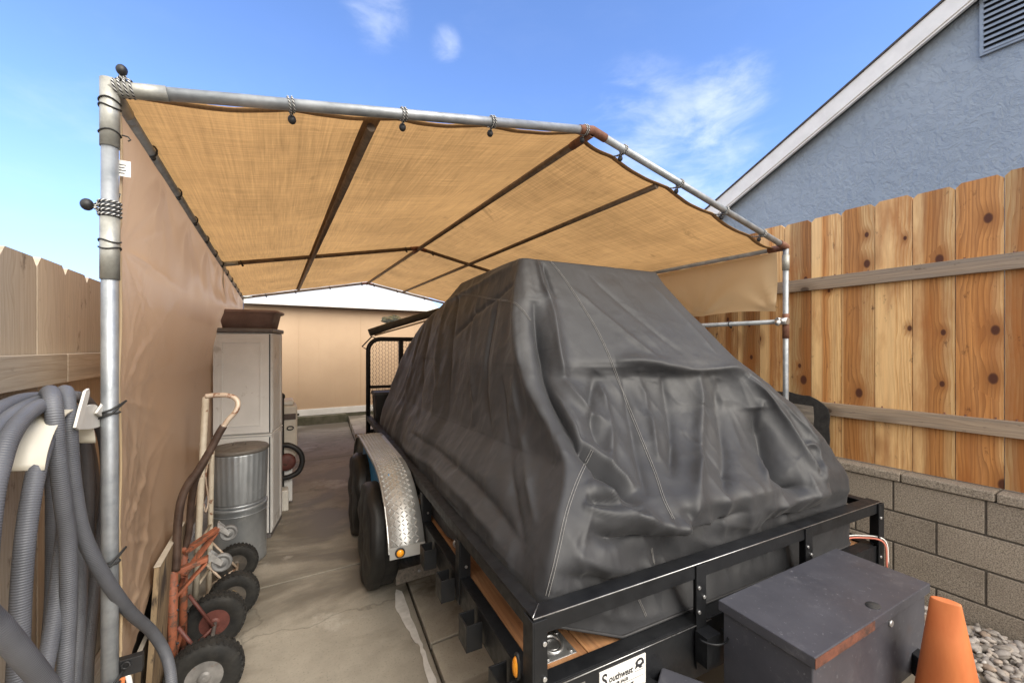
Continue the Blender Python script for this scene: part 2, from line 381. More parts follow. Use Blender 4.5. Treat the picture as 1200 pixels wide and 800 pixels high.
def m_cover():
    k = NT('dark grey coated cover cloth'); c = k.ramp(k.noise(2.2, 6, .65), [(.3, (.022,.0228,.0255)), (.7, (.035,.036,.040))])
    st = k.ramp(k.noise(1.7, 6, .7, k.mp((1.4, 1.4, .5)), .5), [(.55, 0.0), (.78, .5)]); c = k.mix(st, c, (.046,.044,.042))
    sc = k.ramp(k.noise(24, 5, .8, k.mp((1, 1, .35))), [(.66, 0.0), (.74, .4)]); c = k.mix(sc, c, (.07,.07,.07))
    k.set('Base Color', c); k.set('Roughness', k.ramp(k.noise(9, 5, .6), [(.3, .48), (.7, .62)])); k.set('Specular IOR Level', .42)
    k.set('Sheen Weight', .06); k.set('Sheen Roughness', .5)
    b = k.bump(k.noise(420, 2, .5), .10, .001)
    dv = k.n('ShaderNodeVectorMath', operation='ADD'); sc2 = k.n('ShaderNodeVectorMath', operation='SCALE'); nn2 = k.n('ShaderNodeTexNoise'); nn2.inputs['Scale'].default_value = 5; nn2.inputs['Detail'].default_value = 3; k.l(k.co(), nn2.inputs[0])
    k.l(nn2.outputs[1], sc2.inputs[0]); sc2.inputs['Scale'].default_value = .16; k.l(k.mp((1, 1, .6)), dv.inputs[0]); k.l(sc2.outputs[0], dv.inputs[1])
    mask = k.ramp(k.noise(2.6, 3), [(.42, .12), (.6, 1.0)])
    h = k.math('MULTIPLY', k.math('ADD', k.vor(6, dv.outputs[0]), k.math('MULTIPLY', k.vor(15, dv.outputs[0]), .4)), mask)
    k.bump(h, .5, .014, b); return k.mat
M['cover'] = m_cover()
M['cover_hem'] = pm('cover hem', (.025,.025,.027), (.04,.04,.043), 10, (.45,.6), 0, .2, 80)
M['stitch'] = pm('pale stitching', (.16,.155,.15), (.26,.255,.25), 200, (.7,.8), 0, .3, 300)
def m_conc(name, base, damp, pale, seed=0):
    k = NT(name); o = (seed, seed*.7, 0)
    n1 = k.noise(1.1, 7, .62, k.mp((1, 1, 1), loc=o)); n2 = k.noise(90, 4, .7); n3 = k.noise(6, 6, .7, k.mp((1,1,1), loc=o))
    c = k.ramp(n3, [(.3, tuple(x*.86 for x in base)), (.7, tuple(x*1.12 for x in base))])
    dm = k.ramp(k.noise(.75, 6, .6, k.mp((1, 1.7, 1), loc=(3.1+seed, 1.2, 0)), .7), [(.46, 0.0), (.56, 1.0)]); c = k.mix(k.math('MULTIPLY', dm, .85), c, damp)
    pl = k.ramp(n1, [(.58, 0.0), (.64, .8)]); c = k.mix(pl, c, pale)
    sp = k.ramp(n2, [(.34, .5), (.44, 0.0)]); c = k.mix(sp, c, tuple(x*.45 for x in base))
    sv = k.ramp(k.noise(17, 5, .75, None, .3), [(.66, 0.0), (.72, .6)]); c = k.mix(sv, c, tuple(x*.4 for x in damp))
    dv = k.n('ShaderNodeVectorMath', operation='ADD'); s2 = k.n('ShaderNodeVectorMath', operation='SCALE'); n4 = k.n('ShaderNodeTexNoise'); n4.inputs['Scale'].default_value = 3; n4.inputs['Detail'].default_value = 6; k.l(k.co(), n4.inputs[0]); k.l(n4.outputs[1], s2.inputs[0]); s2.inputs['Scale'].default_value = .5; k.l(k.co(), dv.inputs[0]); k.l(s2.outputs[0], dv.inputs[1])
    cr = k.ramp(k.vor(.62, dv.outputs[0], 'DISTANCE_TO_EDGE'), [(.0, .4), (.003, .25), (.005, 0.0)]); c = k.mix(cr, c, tuple(x*.3 for x in damp))
    k.set('Base Color', c); k.set('Roughness', k.math('SUBTRACT', .86, k.math('MULTIPLY', dm, .32)))
    k.bump(k.math('ADD', k.math('MULTIPLY', n2, .5), n3), .25, .006); return k.mat
M['concrete'] = m_conc('driveway concrete', (.30,.274,.228), (.125,.111,.087), (.42,.395,.345))
M['concrete2'] = m_conc('walkway concrete', (.40,.365,.30), (.11,.092,.068), (.52,.485,.42), 5)
M['dirt'] = pm('bare soil', (.09,.07,.05), (.15,.12,.09), 3, (.9,.98), 0, .5, 40)
M['curb'] = pm('mossy concrete curb', (.075,.075,.045), (.13,.12,.085), 7, (.8,.95), 0, .4, 60)
def m_block():
    k = NT('split concrete block'); n = k.noise(150, 3, .8); v = k.vor(190)
    gi = k.n('ShaderNodeNewGeometry'); rnd = gi.outputs['Random Per Island']
    c = k.ramp(n, [(.34, (.12,.10,.078)), (.5, (.31,.262,.205)), (.66, (.46,.40,.325))])
    c = k.mix(1.0, c, k.ramp(rnd, [(0, .85), (1, 1.08)]), 'MULTIPLY')
    st = k.ramp(k.noise(1.8, 6, .65), [(.5, 0.0), (.75, .5)]); c = k.mix(st, c, (.15,.12,.09))
    k.set('Base Color', c); k.set('Roughness', .92); k.bump(n, .7, .006); return k.mat
M['block'] = m_block()
M['mortar'] = pm('mortar', (.07,.06,.048), (.11,.095,.078), 40, (.9,.95), 0, .4)
def m_stucco():
    k = NT('blue grey stucco'); n = k.noise(9, 6, .6, None, 1.1); v = k.noise(26, 5, .65, None, .6)
    c = k.ramp(k.noise(2.0, 5), [(.3, (.26,.312,.375)), (.7, (.315,.37,.435))]); k.set('Base Color', c); k.set('Roughness', .9); k.set('Specular IOR Level', .2)
    h = k.ramp(k.math('ADD', k.math('MULTIPLY', n, .6), k.math('MULTIPLY', v, .4)), [(.40, 0.0), (.56, 1.0)]); k.bump(h, .5, .015); return k.mat
M['stucco'] = m_stucco()
M['vent'] = pm('painted metal louvre', (.20,.25,.31), (.25,.30,.37), 10, (.5,.6))
def m_siding():
    k = NT('beige panel siding'); c = k.ramp(k.noise(1.3, 5), [(.3, (.44,.31,.20)), (.7, (.50,.36,.235))])
    st = k.ramp(k.noise(3, 6, .65, k.mp((3, 3, .35))), [(.6, 0.0), (.8, .35)]); c = k.mix(st, c, (.38,.25,.155))
    k.set('Base Color', c); k.set('Roughness', .7); k.bump(k.noise(40), .12, .004); return k.mat
M['siding'] = m_siding()
def m_pebble():
    k = NT('river pebbles'); gi = k.n('ShaderNodeNewGeometry'); r = gi.outputs['Random Per Island']
    c = k.ramp(r, [(0, (.16,.14,.12)), (.2, (.34,.30,.26)), (.4, (.46,.42,.38)), (.55, (.22,.20,.19)), (.7, (.55,.50,.45)), (.85, (.36,.27,.20)), (1, (.62,.60,.57))])
    c = k.mix(k.ramp(k.noise(60, 4), [(.4, 0.0), (.7, .35)]), c, (.2,.17,.14)); k.set('Base Color', c); k.set('Roughness', .65); return k.mat
M['pebble'] = m_pebble()
def m_box():
    k = NT('dusty black toolbox steel'); c = k.ramp(k.noise(5, 6, .65), [(.3, (.042,.043,.053)), (.7, (.066,.067,.080))])
    d = k.ramp(k.noise(60, 3, .8), [(.64, 0.0), (.70, .7)]); c = k.mix(d, c, (.2,.2,.21)); e = k.ramp(k.noise(11, 6, .75), [(.58, 0.0), (.70, .4)]); c = k.mix(e, c, (.13,.13,.14))
    s = k.ramp(k.noise(3.4, 5, .6, None, .8), [(.6, 0.0), (.72, .55)]); c = k.mix(s, c, (.085,.055,.045))
    k.set('Base Color', c); k.set('Roughness', k.ramp(k.noise(4, 5), [(.3, .34), (.7, .52)])); k.bump(k.noise(40), .05, .003); return k.mat
M['toolbox'] = m_box()
M['hanger'] = pm('cream enamelled metal', (.60,.56,.45), (.68,.64,.53), 8, (.3,.45), 0, .05)
M['caster'] = pm('grey caster', (.10,.10,.10), (.16,.16,.16), 20, (.5,.7))
M['dark_hub'] = pm('dirty dark hub', (.05,.045,.04), (.10,.085,.07), 20, (.5,.7), .2, .15, spots=((.3,.22,.1), 22, .66))
M['rust_edge'] = pm('rust worn edge', (.045,.025,.02), (.17,.06,.035), 16, (.6,.8), .1, .3, 90)
# ================================================================== SETTING: ground
mb = MB(); mb.face([0,1,2,3]); mb.v = [Vector(p) for p in ((-60,-40,-.05),(60,-40,-.05),(60,90,-.05),(-60,90,-.05))]
struct('ground', mb, M['dirt'])
def seam(y): return .70 + .0914*(y-1.84)
G = .008
def slab(name, xs, y0, y1, m, z=0.0, z0=-.04):
    """a cast slab between x-functions xs[0](y) and xs[1](y)"""
    b = MB(); b.hexa([(xs[0](y0)+G, y0+G, z0),(xs[1](y0)-G, y0+G, z0),(xs[1](y1)-G, y1-G, z0),(xs[0](y1)+G, y1-G, z0),
                      (xs[0](y0)+G, y0+G, z),(xs[1](y0)-G, y0+G, z),(xs[1](y1)-G, y1-G, z),(xs[0](y1)+G, y1-G, z)])
    return b
left = lambda y: -.60; right = lambda y: 2.93
b = MB()
for y0, y1 in ((-3,-.4),(-.4,3.18),(3.18,6.4),(6.4,9.3)):
    q = slab('', (left, seam), y0, y1, None); o = len(b.v); b.v += q.v
    for f in q.f: b.face([i+o for i in f])
struct('driveway', b, M['concrete'], .006)
b = MB()
for y0, y1 in ((-3,-.9),(-.9,.6),(.6,2.12),(2.12,3.62),(3.62,5.2),(5.2,7.4)):
    q = slab('', (seam, right), y0, y1, None); o = len(b.v); b.v += q.v
    for f in q.f: b.face([i+o for i in f])
q = slab('', (seam, right), 7.4, 9.42, None, .10); o = len(b.v); b.v += q.v
for f in q.f: b.face([i+o for i in f])
struct('walkway', b, M['concrete2'], .006)
# spilled pale plaster along the seam
pl = [(468,690),(477,697),(486,722),(498,748),(503,762),(510,780),(519,800),(522,812),(512,812),(507,796),(501,776),(497,756),(489,748),(481,735),(474,722),(468,710)]
b = MB(); pts = [PZ(u, v, 0) for u, v in pl]
pts = [Vector((min(p.x - .022 + .014*nz(i*1.7), seam(p.y)-.010), p.y, .002)) for i, p in enumerate(spline(pts, 3, True))]
b.prism(pts[::-1], (0,0,.004)); struct('plaster_patch', b, M['cement_white'])
# pebbles in the strip along the block wall
b = MB(); b.box((2.94,-3,-.06), (3.53,9.4,-.028)); struct('gravel_bed', b, M['dirt'])
b = MB(); rnd = random.Random(3)
ico = [Vector(v).normalized() for v in [(-1,1.618,0),(1,1.618,0),(-1,-1.618,0),(1,-1.618,0),(0,-1,1.618),(0,1,1.618),(0,-1,-1.618),(0,1,-1.618),(1.618,0,-1),(1.618,0,1),(-1.618,0,-1),(-1.618,0,1)]]
icf = [(0,11,5),(0,5,1),(0,1,7),(0,7,10),(0,10,11),(1,5,9),(5,11,4),(11,10,2),(10,7,6),(7,1,8),(3,9,4),(3,4,2),(3,2,6),(3,6,8),(3,8,9),(4,9,5),(2,4,11),(6,2,10),(8,6,7),(9,8,1)]
def subdiv(vs, fs):
    vs = list(vs); c = {}; out = []
    def md(a, d):
        k = (min(a,d), max(a,d))
        if k not in c: vs.append((vs[a]+vs[d]).normalized()); c[k] = len(vs)-1
        return c[k]
    for a, d, e in fs:
        x, y, z = md(a,d), md(d,e), md(e,a); out += [(a,x,z),(d,y,x),(e,z,y),(x,y,z)]
    return vs, out
icv, icf2 = subdiv(ico, icf)
def pebble(b, c, r):
    q = Matrix.Rotation(rnd.random()*6.3, 3, 'Z') @ Matrix.Rotation(rnd.uniform(-.5,.5), 3, 'X') @ Matrix.Rotation(rnd.uniform(-.5,.5), 3, 'Y')
    s = Vector((r*rnd.uniform(.9,1.5), r*rnd.uniform(.7,1.0), r*rnd.uniform(.45,.75))); o = len(b.v); k = rnd.random()*90
    for v in icv:
        n = 1+.22*noise.noise(v*1.3+Vector((k,0,0))); b.v.append(c + q @ Vector((v.x*s.x*n, v.y*s.y*n, v.z*s.z*n)))
    for f in icf2: b.face([o+i for i in f], True)
for layer, N in ((-.022, 2000), (-.004, 1500)):
    for _ in range(N):
        y = rnd.uniform(-.6, 2.6); pebble(b, Vector((rnd.uniform(2.95, 3.52), y, layer+rnd.uniform(-.004,.01))), rnd.choice((.011,.014,.017,.021,.026)))
for _ in range(60): pebble(b, Vector((2.93-abs(rnd.gauss(0,.05)), rnd.uniform(.1,1.6), .006)), rnd.choice((.008,.011,.014)))
struct('gravel', b, M['pebble'], kind='stuff')
# concrete step in front of the shed
b = MB(); b.box((-.5,9.3,-.04), (seam(9.3)-.03,9.46,.165)); struct('step', b, M['curb'], .012)
# ================================================================== block wall and right-hand fence
t = thing('block_wall', 'low tan concrete block wall with cap blocks under the new cedar fence', 'wall', (3.63, 3.5, -.05))
b = MB(); b.box((3.537,-2.4,-.1), (3.723,9.4,.715)); part('mortar', b, M['mortar'], t)
b = MB(); zt = .717; row = 0
while zt > .0:
    z0 = max(zt-.194, -.1); off = 1.06 - (0 if row % 2 == 0 else .203)
    y = off - .406*9
    while y < 9.4:
        b.box((3.53+rnd.uniform(-.0015,.0015), y+.005, z0), (3.73, y+.401, zt-.003)); y += .406
    zt -= .203; row += 1
part('block_course', b, M['block'], t, .004)
b = MB(); y = 1.02-.406*8
while y < 9.4:
    b.box((3.515+rnd.uniform(-.002,.002), y+.003, .720), (3.745, y+.403, .775+rnd.uniform(-.001,.002))); y += .406
part('cap', b, M['block'], t, .008)
t = thing('wood_fence', 'new orange cedar picket fence with knots standing on the block wall', 'fence', (3.64, 3.5, .775))
b = MB(); y = 1.577-.195*18; i = 0
while y < 9.3:
    zt = 2.595+rnd.uniform(-.012,.012); dx = rnd.uniform(0,.004); y1 = y+.191; ch = .024
    k = rnd.random()*50+i
    P = [(y,.782),(y1,.782),(y1,zt-ch),(y1-ch,zt),(y+ch,zt),(y,zt-ch)]
    o = len(b.v); x0, x1 = 3.622+dx, 3.640+dx; U = lambda p: (p[0]-(y+y1)/2+i*3.0, p[1]+k*1.7)
    b.v += [Vector((x0,*p)) for p in P]+[Vector((x1,*p)) for p in P]
    n = 6; b.face([o+q for q in range(n)][::-1], False, [U(p) for p in P[::-1]]); b.face([o+n+q for q in range(n)], False, [U(p) for p in P])
    for q in range(n):
        w = (q+1) % n; b.face((o+q,o+w,o+n+w,o+n+q), False, [U(P[q]),U(P[w]),U(P[w]),U(P[q])])
    b.m = 1
    for zn in (1.115,1.15,2.065,2.10):
        for yn in (y+.035+rnd.uniform(-.01,.01), y1-.035+rnd.uniform(-.01,.01)):
            if zn > 1.12 and zn < 1.16 or zn > 2.08: continue
            b.tube([(x0-.0012,yn,zn+.075*rnd.choice((0,1))),(x0+.002,yn,zn+.075*rnd.choice((0,0)))], .0042, 8)
    b.m = 0
    y += .195; i += 1
part('picket_panel', b, [M['cedar'], M['rust']], t)
for z0 in (2.035, 1.087):
    b = MB()
    for y0, y1 in ((-1.95,.4),(.4,2.83),(2.83,5.26),(5.26,7.7),(7.7,9.3)): b.board((3.582,y0+.002,z0), (3.621,y1-.002,z0+.092), 1)
    part('rail', b, M['rail_wood'], t, .002)
# ================================================================== left-hand fence
t = thing('wood_fence', 'old grey weathered board fence behind the grey hose', 'fence', (-.62, 3.5, 0))
b = MB(); y = 1.752-.19*21; i = 0
while y < 9.3:
    zt = 1.865+rnd.uniform(-.004,.004); y1 = y+.187; ch = .028
    k = rnd.random()*50; P = [(y,.03),(y1,.03),(y1,zt-ch),(y1-ch*.8,zt),(y+ch*.8,zt),(y,zt-ch)]
    dx = rnd.uniform(0,.004); o = len(b.v); x0, x1 = -.618-dx, -.601-dx; U = lambda p: (p[0]-(y+y1)/2+i*3.0, p[1]+k*1.7)
    b.v += [Vector((x0,*p)) for p in P]+[Vector((x1,*p)) for p in P]
    n = 6; b.face([o+q for q in range(n)][::-1], False, [U(p) for p in P[::-1]]); b.face([o+n+q for q in range(n)], False, [U(p) for p in P])
    for q in range(n):
        w = (q+1) % n; b.face((o+q,o+w,o+n+w,o+n+q), False, [U(P[q]),U(P[w]),U(P[w]),U(P[q])])
    y += .19; i += 1
part('board_panel', b, M['grey_wood'], t)
for z0 in (1.487, .3):
    b = MB()
    for y0, y1 in ((-2.2,-.6),(-.6,1.83),(1.83,4.26),(4.26,6.7),(6.7,9.3)): b.board((-.600,y0+.002,z0), (-.562,y1-.002,z0+.090), 1)
    part('rail', b, M['grey_rail'], t, .002)
# ================================================================== shed at the back
t = thing('shed', 'beige panel sided shed with white roof at the far end of the driveway', 'shed', (1.45, 9.5, 0))
b = MB(); b.box((-.5,9.5,.30),(3.4,11.9,2.44))
for X in (.456-1.219,.456,1.676,2.895): 
    if -.4 < X < 3.3: b.box((X-.006,9.494,.31),(X+.006,9.5,2.40))
for X in (-.15,1.066,2.286): b.box((X-.002,9.4975,.31),(X+.002,9.5,2.40))
part('wall', b, M['siding'], t)
b = MB(); b.box((-.52,9.474,.165),(3.42,11.9,.298)); part('base_trim', b, M['white_trim'], t, .003)
b = MB(); b.box((-.5,9.48,-.04),(3.4,11.88,.164)); part('foundation', b, M['curb'], t)
b = MB(); b.box((-.52,9.47,2.39),(3.42,9.498,2.445)); part('soffit', b, M['rail_wood'], t)
b = MB()
for i, (y0, y1) in enumerate(((9.30,9.82),(9.80,10.45),(10.43,11.3))):
    za, zb = 2.455+(y0-9.3)*.42+.014*(2-i)*0, 2.455+(y1-9.3)*.42
    b.hexa([(-.55,y0,za-.0+.012*i),(3.45,y0,za+.012*i),(3.45,y1,zb+.012*i),(-.55,y1,zb+.012*i),(-.55,y0,za+.03+.012*i),(3.45,y0,za+.03+.012*i),(3.45,y1,zb+.03+.012*i),(-.55,y1,zb+.03+.012*i)])
b.hexa([(-.55,11.3,3.29),(3.45,11.3,3.29),(3.45,12.1,2.95),(-.55,12.1,2.95),(-.55,11.3,3.345),(3.45,11.3,3.345),(3.45,12.1,3.0),(-.55,12.1,3.0)])
part('roof', b, M['white_roof'], t)
b = MB(); b.box((-.56,9.27,2.425),(3.46,9.298,2.515)); part('fascia', b, M['white_trim'], t, .003)
# ================================================================== neighbour's house
YR, ZR_, SL = .62, 4.86, .512
t = thing('house', 'blue grey stucco house gable with white rake board beyond the cedar fence', 'house', (8.5, .6, -.05))
yb = 4.4; zr = lambda y: ZR_-SL*abs(y-YR)
b = MB(); P = [(5.12,YR-yb,-.1),(5.12,YR+yb,-.1),(5.12,YR+yb,zr(YR+yb)-.17),(5.12,YR,ZR_-.17),(5.12,YR-yb,zr(YR-yb)-.17)]
b.prism(P[::-1], (6.5,0,0)); part('wall', b, M['stucco'], t)
rf = MB(); fa = MB(); md = MB(); so = MB(); e = yb+.45
for sg in (1,-1):
    def sl(x0,x1,d0,d1,b,e=e,sg=sg):
        ya, yc = YR, YR+sg*e; za, zc = ZR_, ZR_-SL*e
        L = [(x0,ya,za-d1),(x1,ya,za-d1),(x1,yc,zc-d1),(x0,yc,zc-d1),(x0,ya,za-d0),(x1,ya,za-d0),(x1,yc,zc-d0),(x0,yc,zc-d0)]
        if sg < 0: L = [L[i] for i in (1,0,3,2,5,4,7,6)]
        b.hexa(L)
    sl(4.985,12,-.018,.0,rf); sl(5.0,5.03,.001,.185,fa); sl(5.012,5.045,.186,.205,md); sl(5.031,11.9,.001,.02,so)
ro = part('roof', rf, M['roof_shingle'], t); part('rake_board', fa, M['white_trim'], t, .004); part('rake_moulding', md, M['white_trim'], t); part('soffit', so, M['vent'], t)
# gable louvre
vy0, vy1, vz0, vz1 = .36, .955, 4.04, 4.52
b = MB(); w = .022
b.box((5.090,vy0-w,vz0-w),(5.118,vy0,vz1)); b.box((5.090,vy1,vz0-w),(5.118,vy1+w,vz1)); b.box((5.090,vy0,vz0-w),(5.118,vy1,vz0)); b.box((5.090,vy0,vz1-w),(5.118,vy1,vz1))
vf = part('vent', b, M['vent'], t)
b = MB(); b.box((5.113,vy0,vz0),(5.117,vy1,vz1)); part('vent_screen', b, M['black_plastic'], vf)
b = MB(); z = vz0+.01
while z < vz1-.05: b.hexa([(5.088,vy0,z),(5.112,vy0,z+.022),(5.112,vy1,z+.022),(5.088,vy1,z),(5.088,vy0,z+.004),(5.112,vy0,z+.026),(5.112,vy1,z+.026),(5.088,vy1,z+.004)]); b.box((5.084,vy0,z-.012),(5.088,vy1,z+.006)); z += .046
part('louvre', b, M['vent'], vf)
# ================================================================== SKY, LIGHT, CAMERA
EL, AZ = R(40), R(166)          # veiled sun behind the camera (azimuth from +Y, clockwise)
w = bpy.data.worlds.new('World'); SC.world = w; w.use_nodes = True
nt = w.node_tree; nt.nodes.clear()
def N(k, **kw):
    x = nt.nodes.new(k)
    for a, v in kw.items(): setattr(x, a, v)
    return x
L = nt.links.new
sky = N('ShaderNodeTexSky', sky_type='NISHITA'); sky.sun_disc = False; sky.sun_elevation = EL; sky.sun_rotation = AZ
sky.air_density = .8; sky.dust_density = .02; sky.ozone_density = 2.6; sky.altitude = 50
tc = N('ShaderNodeTexCoord'); nn = N('ShaderNodeVectorMath', operation='NORMALIZE'); L(tc.outputs['Generated'], nn.inputs[0])
mpw = N('ShaderNodeMapping'); mpw.inputs['Scale'].default_value = (1,1,2.4); mpw.inputs['Location'].default_value = (.3,.1,.2); L(nn.outputs[0], mpw.inputs[0])
def wn(scale, det, dist=0.0, rough=.6):
    x = N('ShaderNodeTexNoise'); x.inputs['Scale'].default_value = scale; x.inputs['Detail'].default_value = det
    x.inputs['Roughness'].default_value = rough; x.inputs['Distortion'].default_value = dist; L(mpw.outputs[0], x.inputs[0]); return x.outputs[0]
def mth(op, a, b=0.0, c=0.0):
    x = N('ShaderNodeMath', operation=op)
    for v, i in zip((a,b,c), x.inputs):
        if hasattr(v, 'links'): L(v, i)
        else: i.default_value = v
    return x.outputs[0]
def sm(x, lo, hi):
    m = N('ShaderNodeMapRange', interpolation_type='SMOOTHSTEP'); L(x, m.inputs[0]); m.inputs[1].default_value = lo; m.inputs[2].default_value = hi; return m.outputs[0]
def spot(u, v, deg_in, deg_out):
    d = ray(u, v).normalized(); x = N('ShaderNodeVectorMath', operation='DOT_PRODUCT'); L(nn.outputs[0], x.inputs[0]); x.inputs[1].default_value = d
    return sm(x.outputs['Value'], math.cos(R(deg_out)), math.cos(R(deg_in)))
n1 = wn(7.0, 10, .35, .60); n2 = wn(2.0, 6, .3)
bank = mth('MAXIMUM', spot(850,120,.5,6), mth('MULTIPLY', spot(800,185,.5,11), .95)); bank = mth('MAXIMUM', bank, mth('MULTIPLY', spot(750,140,.5,8), .7))
small = mth('MAXIMUM', mth('MULTIPLY', spot(522,54,.1,2.4), .7), mth('MULTIPLY', spot(440,10,.3,4.5), .7))
haze_l = mth('MULTIPLY', spot(20,235,2,20), .25)
cov = mth('MAXIMUM', mth('MAXIMUM', bank, small), haze_l)
wisp = mth('MULTIPLY', sm(mth('ADD', n1, mth('MULTIPLY', cov, .22)), .46, .92), mth('ADD', mth('MULTIPLY', cov, .46), .02))
# unseen cloud deck added to the sky behind the photographer for neutral fill light
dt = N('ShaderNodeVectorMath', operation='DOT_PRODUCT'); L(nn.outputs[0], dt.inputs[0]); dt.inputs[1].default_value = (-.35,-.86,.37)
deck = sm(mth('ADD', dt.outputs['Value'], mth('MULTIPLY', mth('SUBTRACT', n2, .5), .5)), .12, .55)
mx = N('ShaderNodeMix', data_type='RGBA'); L(wisp, mx.inputs[0])
tint = N('ShaderNodeMix', data_type='RGBA', blend_type='MULTIPLY'); tint.inputs[0].default_value = 1; L(sky.outputs[0], tint.inputs[6]); tint.inputs[7].default_value = (.98,1.06,1.26,1); L(tint.outputs[2], mx.inputs[6]); mx.inputs[7].default_value = (4.6,4.8,5.2,1)
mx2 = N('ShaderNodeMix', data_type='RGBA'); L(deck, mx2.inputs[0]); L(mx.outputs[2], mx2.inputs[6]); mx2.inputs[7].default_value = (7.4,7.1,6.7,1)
sz = N('ShaderNodeSeparateXYZ'); L(nn.outputs[0], sz.inputs[0])
low = mth('MULTIPLY', mth('SUBTRACT', 1.0, sm(sz.outputs[2], .0, .42)), .62)
mx3 = N('ShaderNodeMix', data_type='RGBA'); L(low, mx3.inputs[0]); L(mx.outputs[2], mx3.inputs[6]); mx3.inputs[7].default_value = (1.75,2.12,3.5,1); L(mx3.outputs[2], mx2.inputs[6])
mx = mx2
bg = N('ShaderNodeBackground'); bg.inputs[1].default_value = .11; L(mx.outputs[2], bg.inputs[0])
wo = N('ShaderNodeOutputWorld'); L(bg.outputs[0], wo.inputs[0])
sd = bpy.data.lights.new('sun', 'SUN'); sd.energy = 1.5; sd.angle = R(45); sd.color = (1,.93,.82)
so_ = bpy.data.objects.new('sun', sd); COL.objects.link(so_)
sdir = Vector((math.sin(AZ)*math.cos(EL), math.cos(AZ)*math.cos(EL), math.sin(EL)))
so_.rotation_euler = sdir.to_track_quat('Z', 'Y').to_euler(); so_.location = (0,0,8)
cd = bpy.data.cameras.new('camera'); cam = bpy.data.objects.new('camera', cd); COL.objects.link(cam)
cam.location = C0; cam.rotation_euler = (R(90), 0, -YAW); cd.sensor_width = 36; cd.lens = F/1200*36; cd.shift_y = 6/1200
cd.clip_start = .02; cd.clip_end = 500; SC.camera = cam
SC.view_settings.view_transform = 'Standard'; SC.view_settings.look = 'None'; SC.view_settings.exposure = 1.5; SC.view_settings.gamma = 1
SC.view_settings.use_curve_mapping = False
SC.cycles.max_bounces = 10; SC.cycles.diffuse_bounces = 5; SC.cycles.transmission_bounces = 6; SC.cycles.use_denoising = True
# ================================================================== CANOPY
XL, XR, YF, YM, YB, ZE = -.40, 3.25, 1.577, 4.44, 7.32, 2.33
XC, ZC = 1.39, 2.69; PR = .0190
def zroof(x): return ZE + (ZC-ZE)*((x-XL)/(XC-XL) if x < XC else (XR-x)/(XR-XC))
can = thing('canopy', 'tan fabric carport canopy on galvanised pipe frame over the trailer', 'canopy', (XC, 4.45, 0))
for y in (YF, YM, YB):
    for x in (XL, XR):
        b = MB(); b.tube([(x,y,0),(x,y,ZE+.0)], PR, 16); p = part('post', b, M['galv'], can)
        b = MB(); b.tube([(x,y,0),(x,y,.006)], .05, 16); part('foot_plate', b, M['rust'], p)
        if y == YF and x < 0:
            for z0, z1 in ((ZE-.165, ZE+.025), (1.79,1.965)):
                b = MB(); b.tube([(x,y,z0),(x,y,z1)], .0218, 16); part('sleeve', b, M['galv_sleeve'], p)
        elif y == YF:
            b = MB(); b.tube([(x,y,2.16),(x,y,2.27)], .0235, 16); part('sleeve', b, M['galv_sleeve'], p)
            b = MB(); b.tube([(x,y,1.66),(x,y,1.84)], .0218, 16); part('sleeve', b, M['rust'], p)
    for x in (XL, XR):
        b = MB(); b.tube([(x,y,ZE),(XC,y,ZC)], PR, 16); part('rafter', b, M['galv' if y == YF else 'galv_backlit'], can)
    b = MB(); e = Vector((XL-XC,0,ZE-ZC)).normalized()*.085; e2 = Vector((XR-XC,0,ZE-ZC)).normalized()*.09
    b.tube([Vector((XC,y,ZC))+e, Vector((XC,y,ZC))], .0218, 14); b.tube([Vector((XC,y,ZC)), Vector((XC,y,ZC))+e2], .0218, 14); b.sphere((XC,y,ZC), .0218, 8)
    b.tube([(XC,y,ZC-.012),(XC,y+(.16 if y < YB else -.16),ZC-.012)], .0218, 14)
    part('ridge_fitting', b, M['rust'], can)
    b = MB(); d = Vector((XC-XR,0,ZC-ZE)).normalized()*.09; b.sphere((XR,y,ZE), .025, 8); b.tube([(XR,y,ZE), Vector((XR,y,ZE))+d], .024, 14); b.tube([(XR,y,ZE),(XR,y+(.12 if y < YB else -.12),ZE)], .024, 14)
    part('corner_fitting', b, M['rust'], can)
    b = MB(); d = Vector((XC-XL,0,ZC-ZE)).normalized()*.13; b.tube([(XL,y,ZE), Vector((XL,y,ZE))+d], .0218, 14); b.tube([(XL,y,ZE),(XL,y+(.14 if y < YB else -.14),ZE)], .0218, 14)
    part('corner_fitting', b, M['galv_sleeve'], can)
for (x, z, m) in ((XL, ZE, 'galv'), (XR, ZE, 'galv'), (XC, ZC-.012, 'galv')):
    b = MB(); b.tube([(x,YF,z),(x,YB,z)], PR, 14); part('eave_pipe' if x != XC else 'ridge_pipe', b, M[m if x != XC else 'galv_backlit'], can)
for x in (.335, 1.985):
    b = MB(); b.tube([(x,YF+.10,zroof(x)-.012),(x,YB-.1,zroof(x)-.012)], .017, 12); part('purlin', b, M['galv_backlit'], can)
b = MB(); b.tube([(XR,YF,1.785),(XR,YB,1.785)], .0175, 12); part('side_rail', b, M['galv'], can)
b = MB(); b.tube([(XR-.03,YF+.05,1.785),(XR-.03,YF-.03,1.785)], .026, 10); b.tube([(XR-.06,YF+.03,1.80),(XR+.05,YF+.03,1.80)], .014, 8); b.sphere((XR-.05,YF+.03,1.775),.024,8)
part('clamp', b, M['zinc'], can)
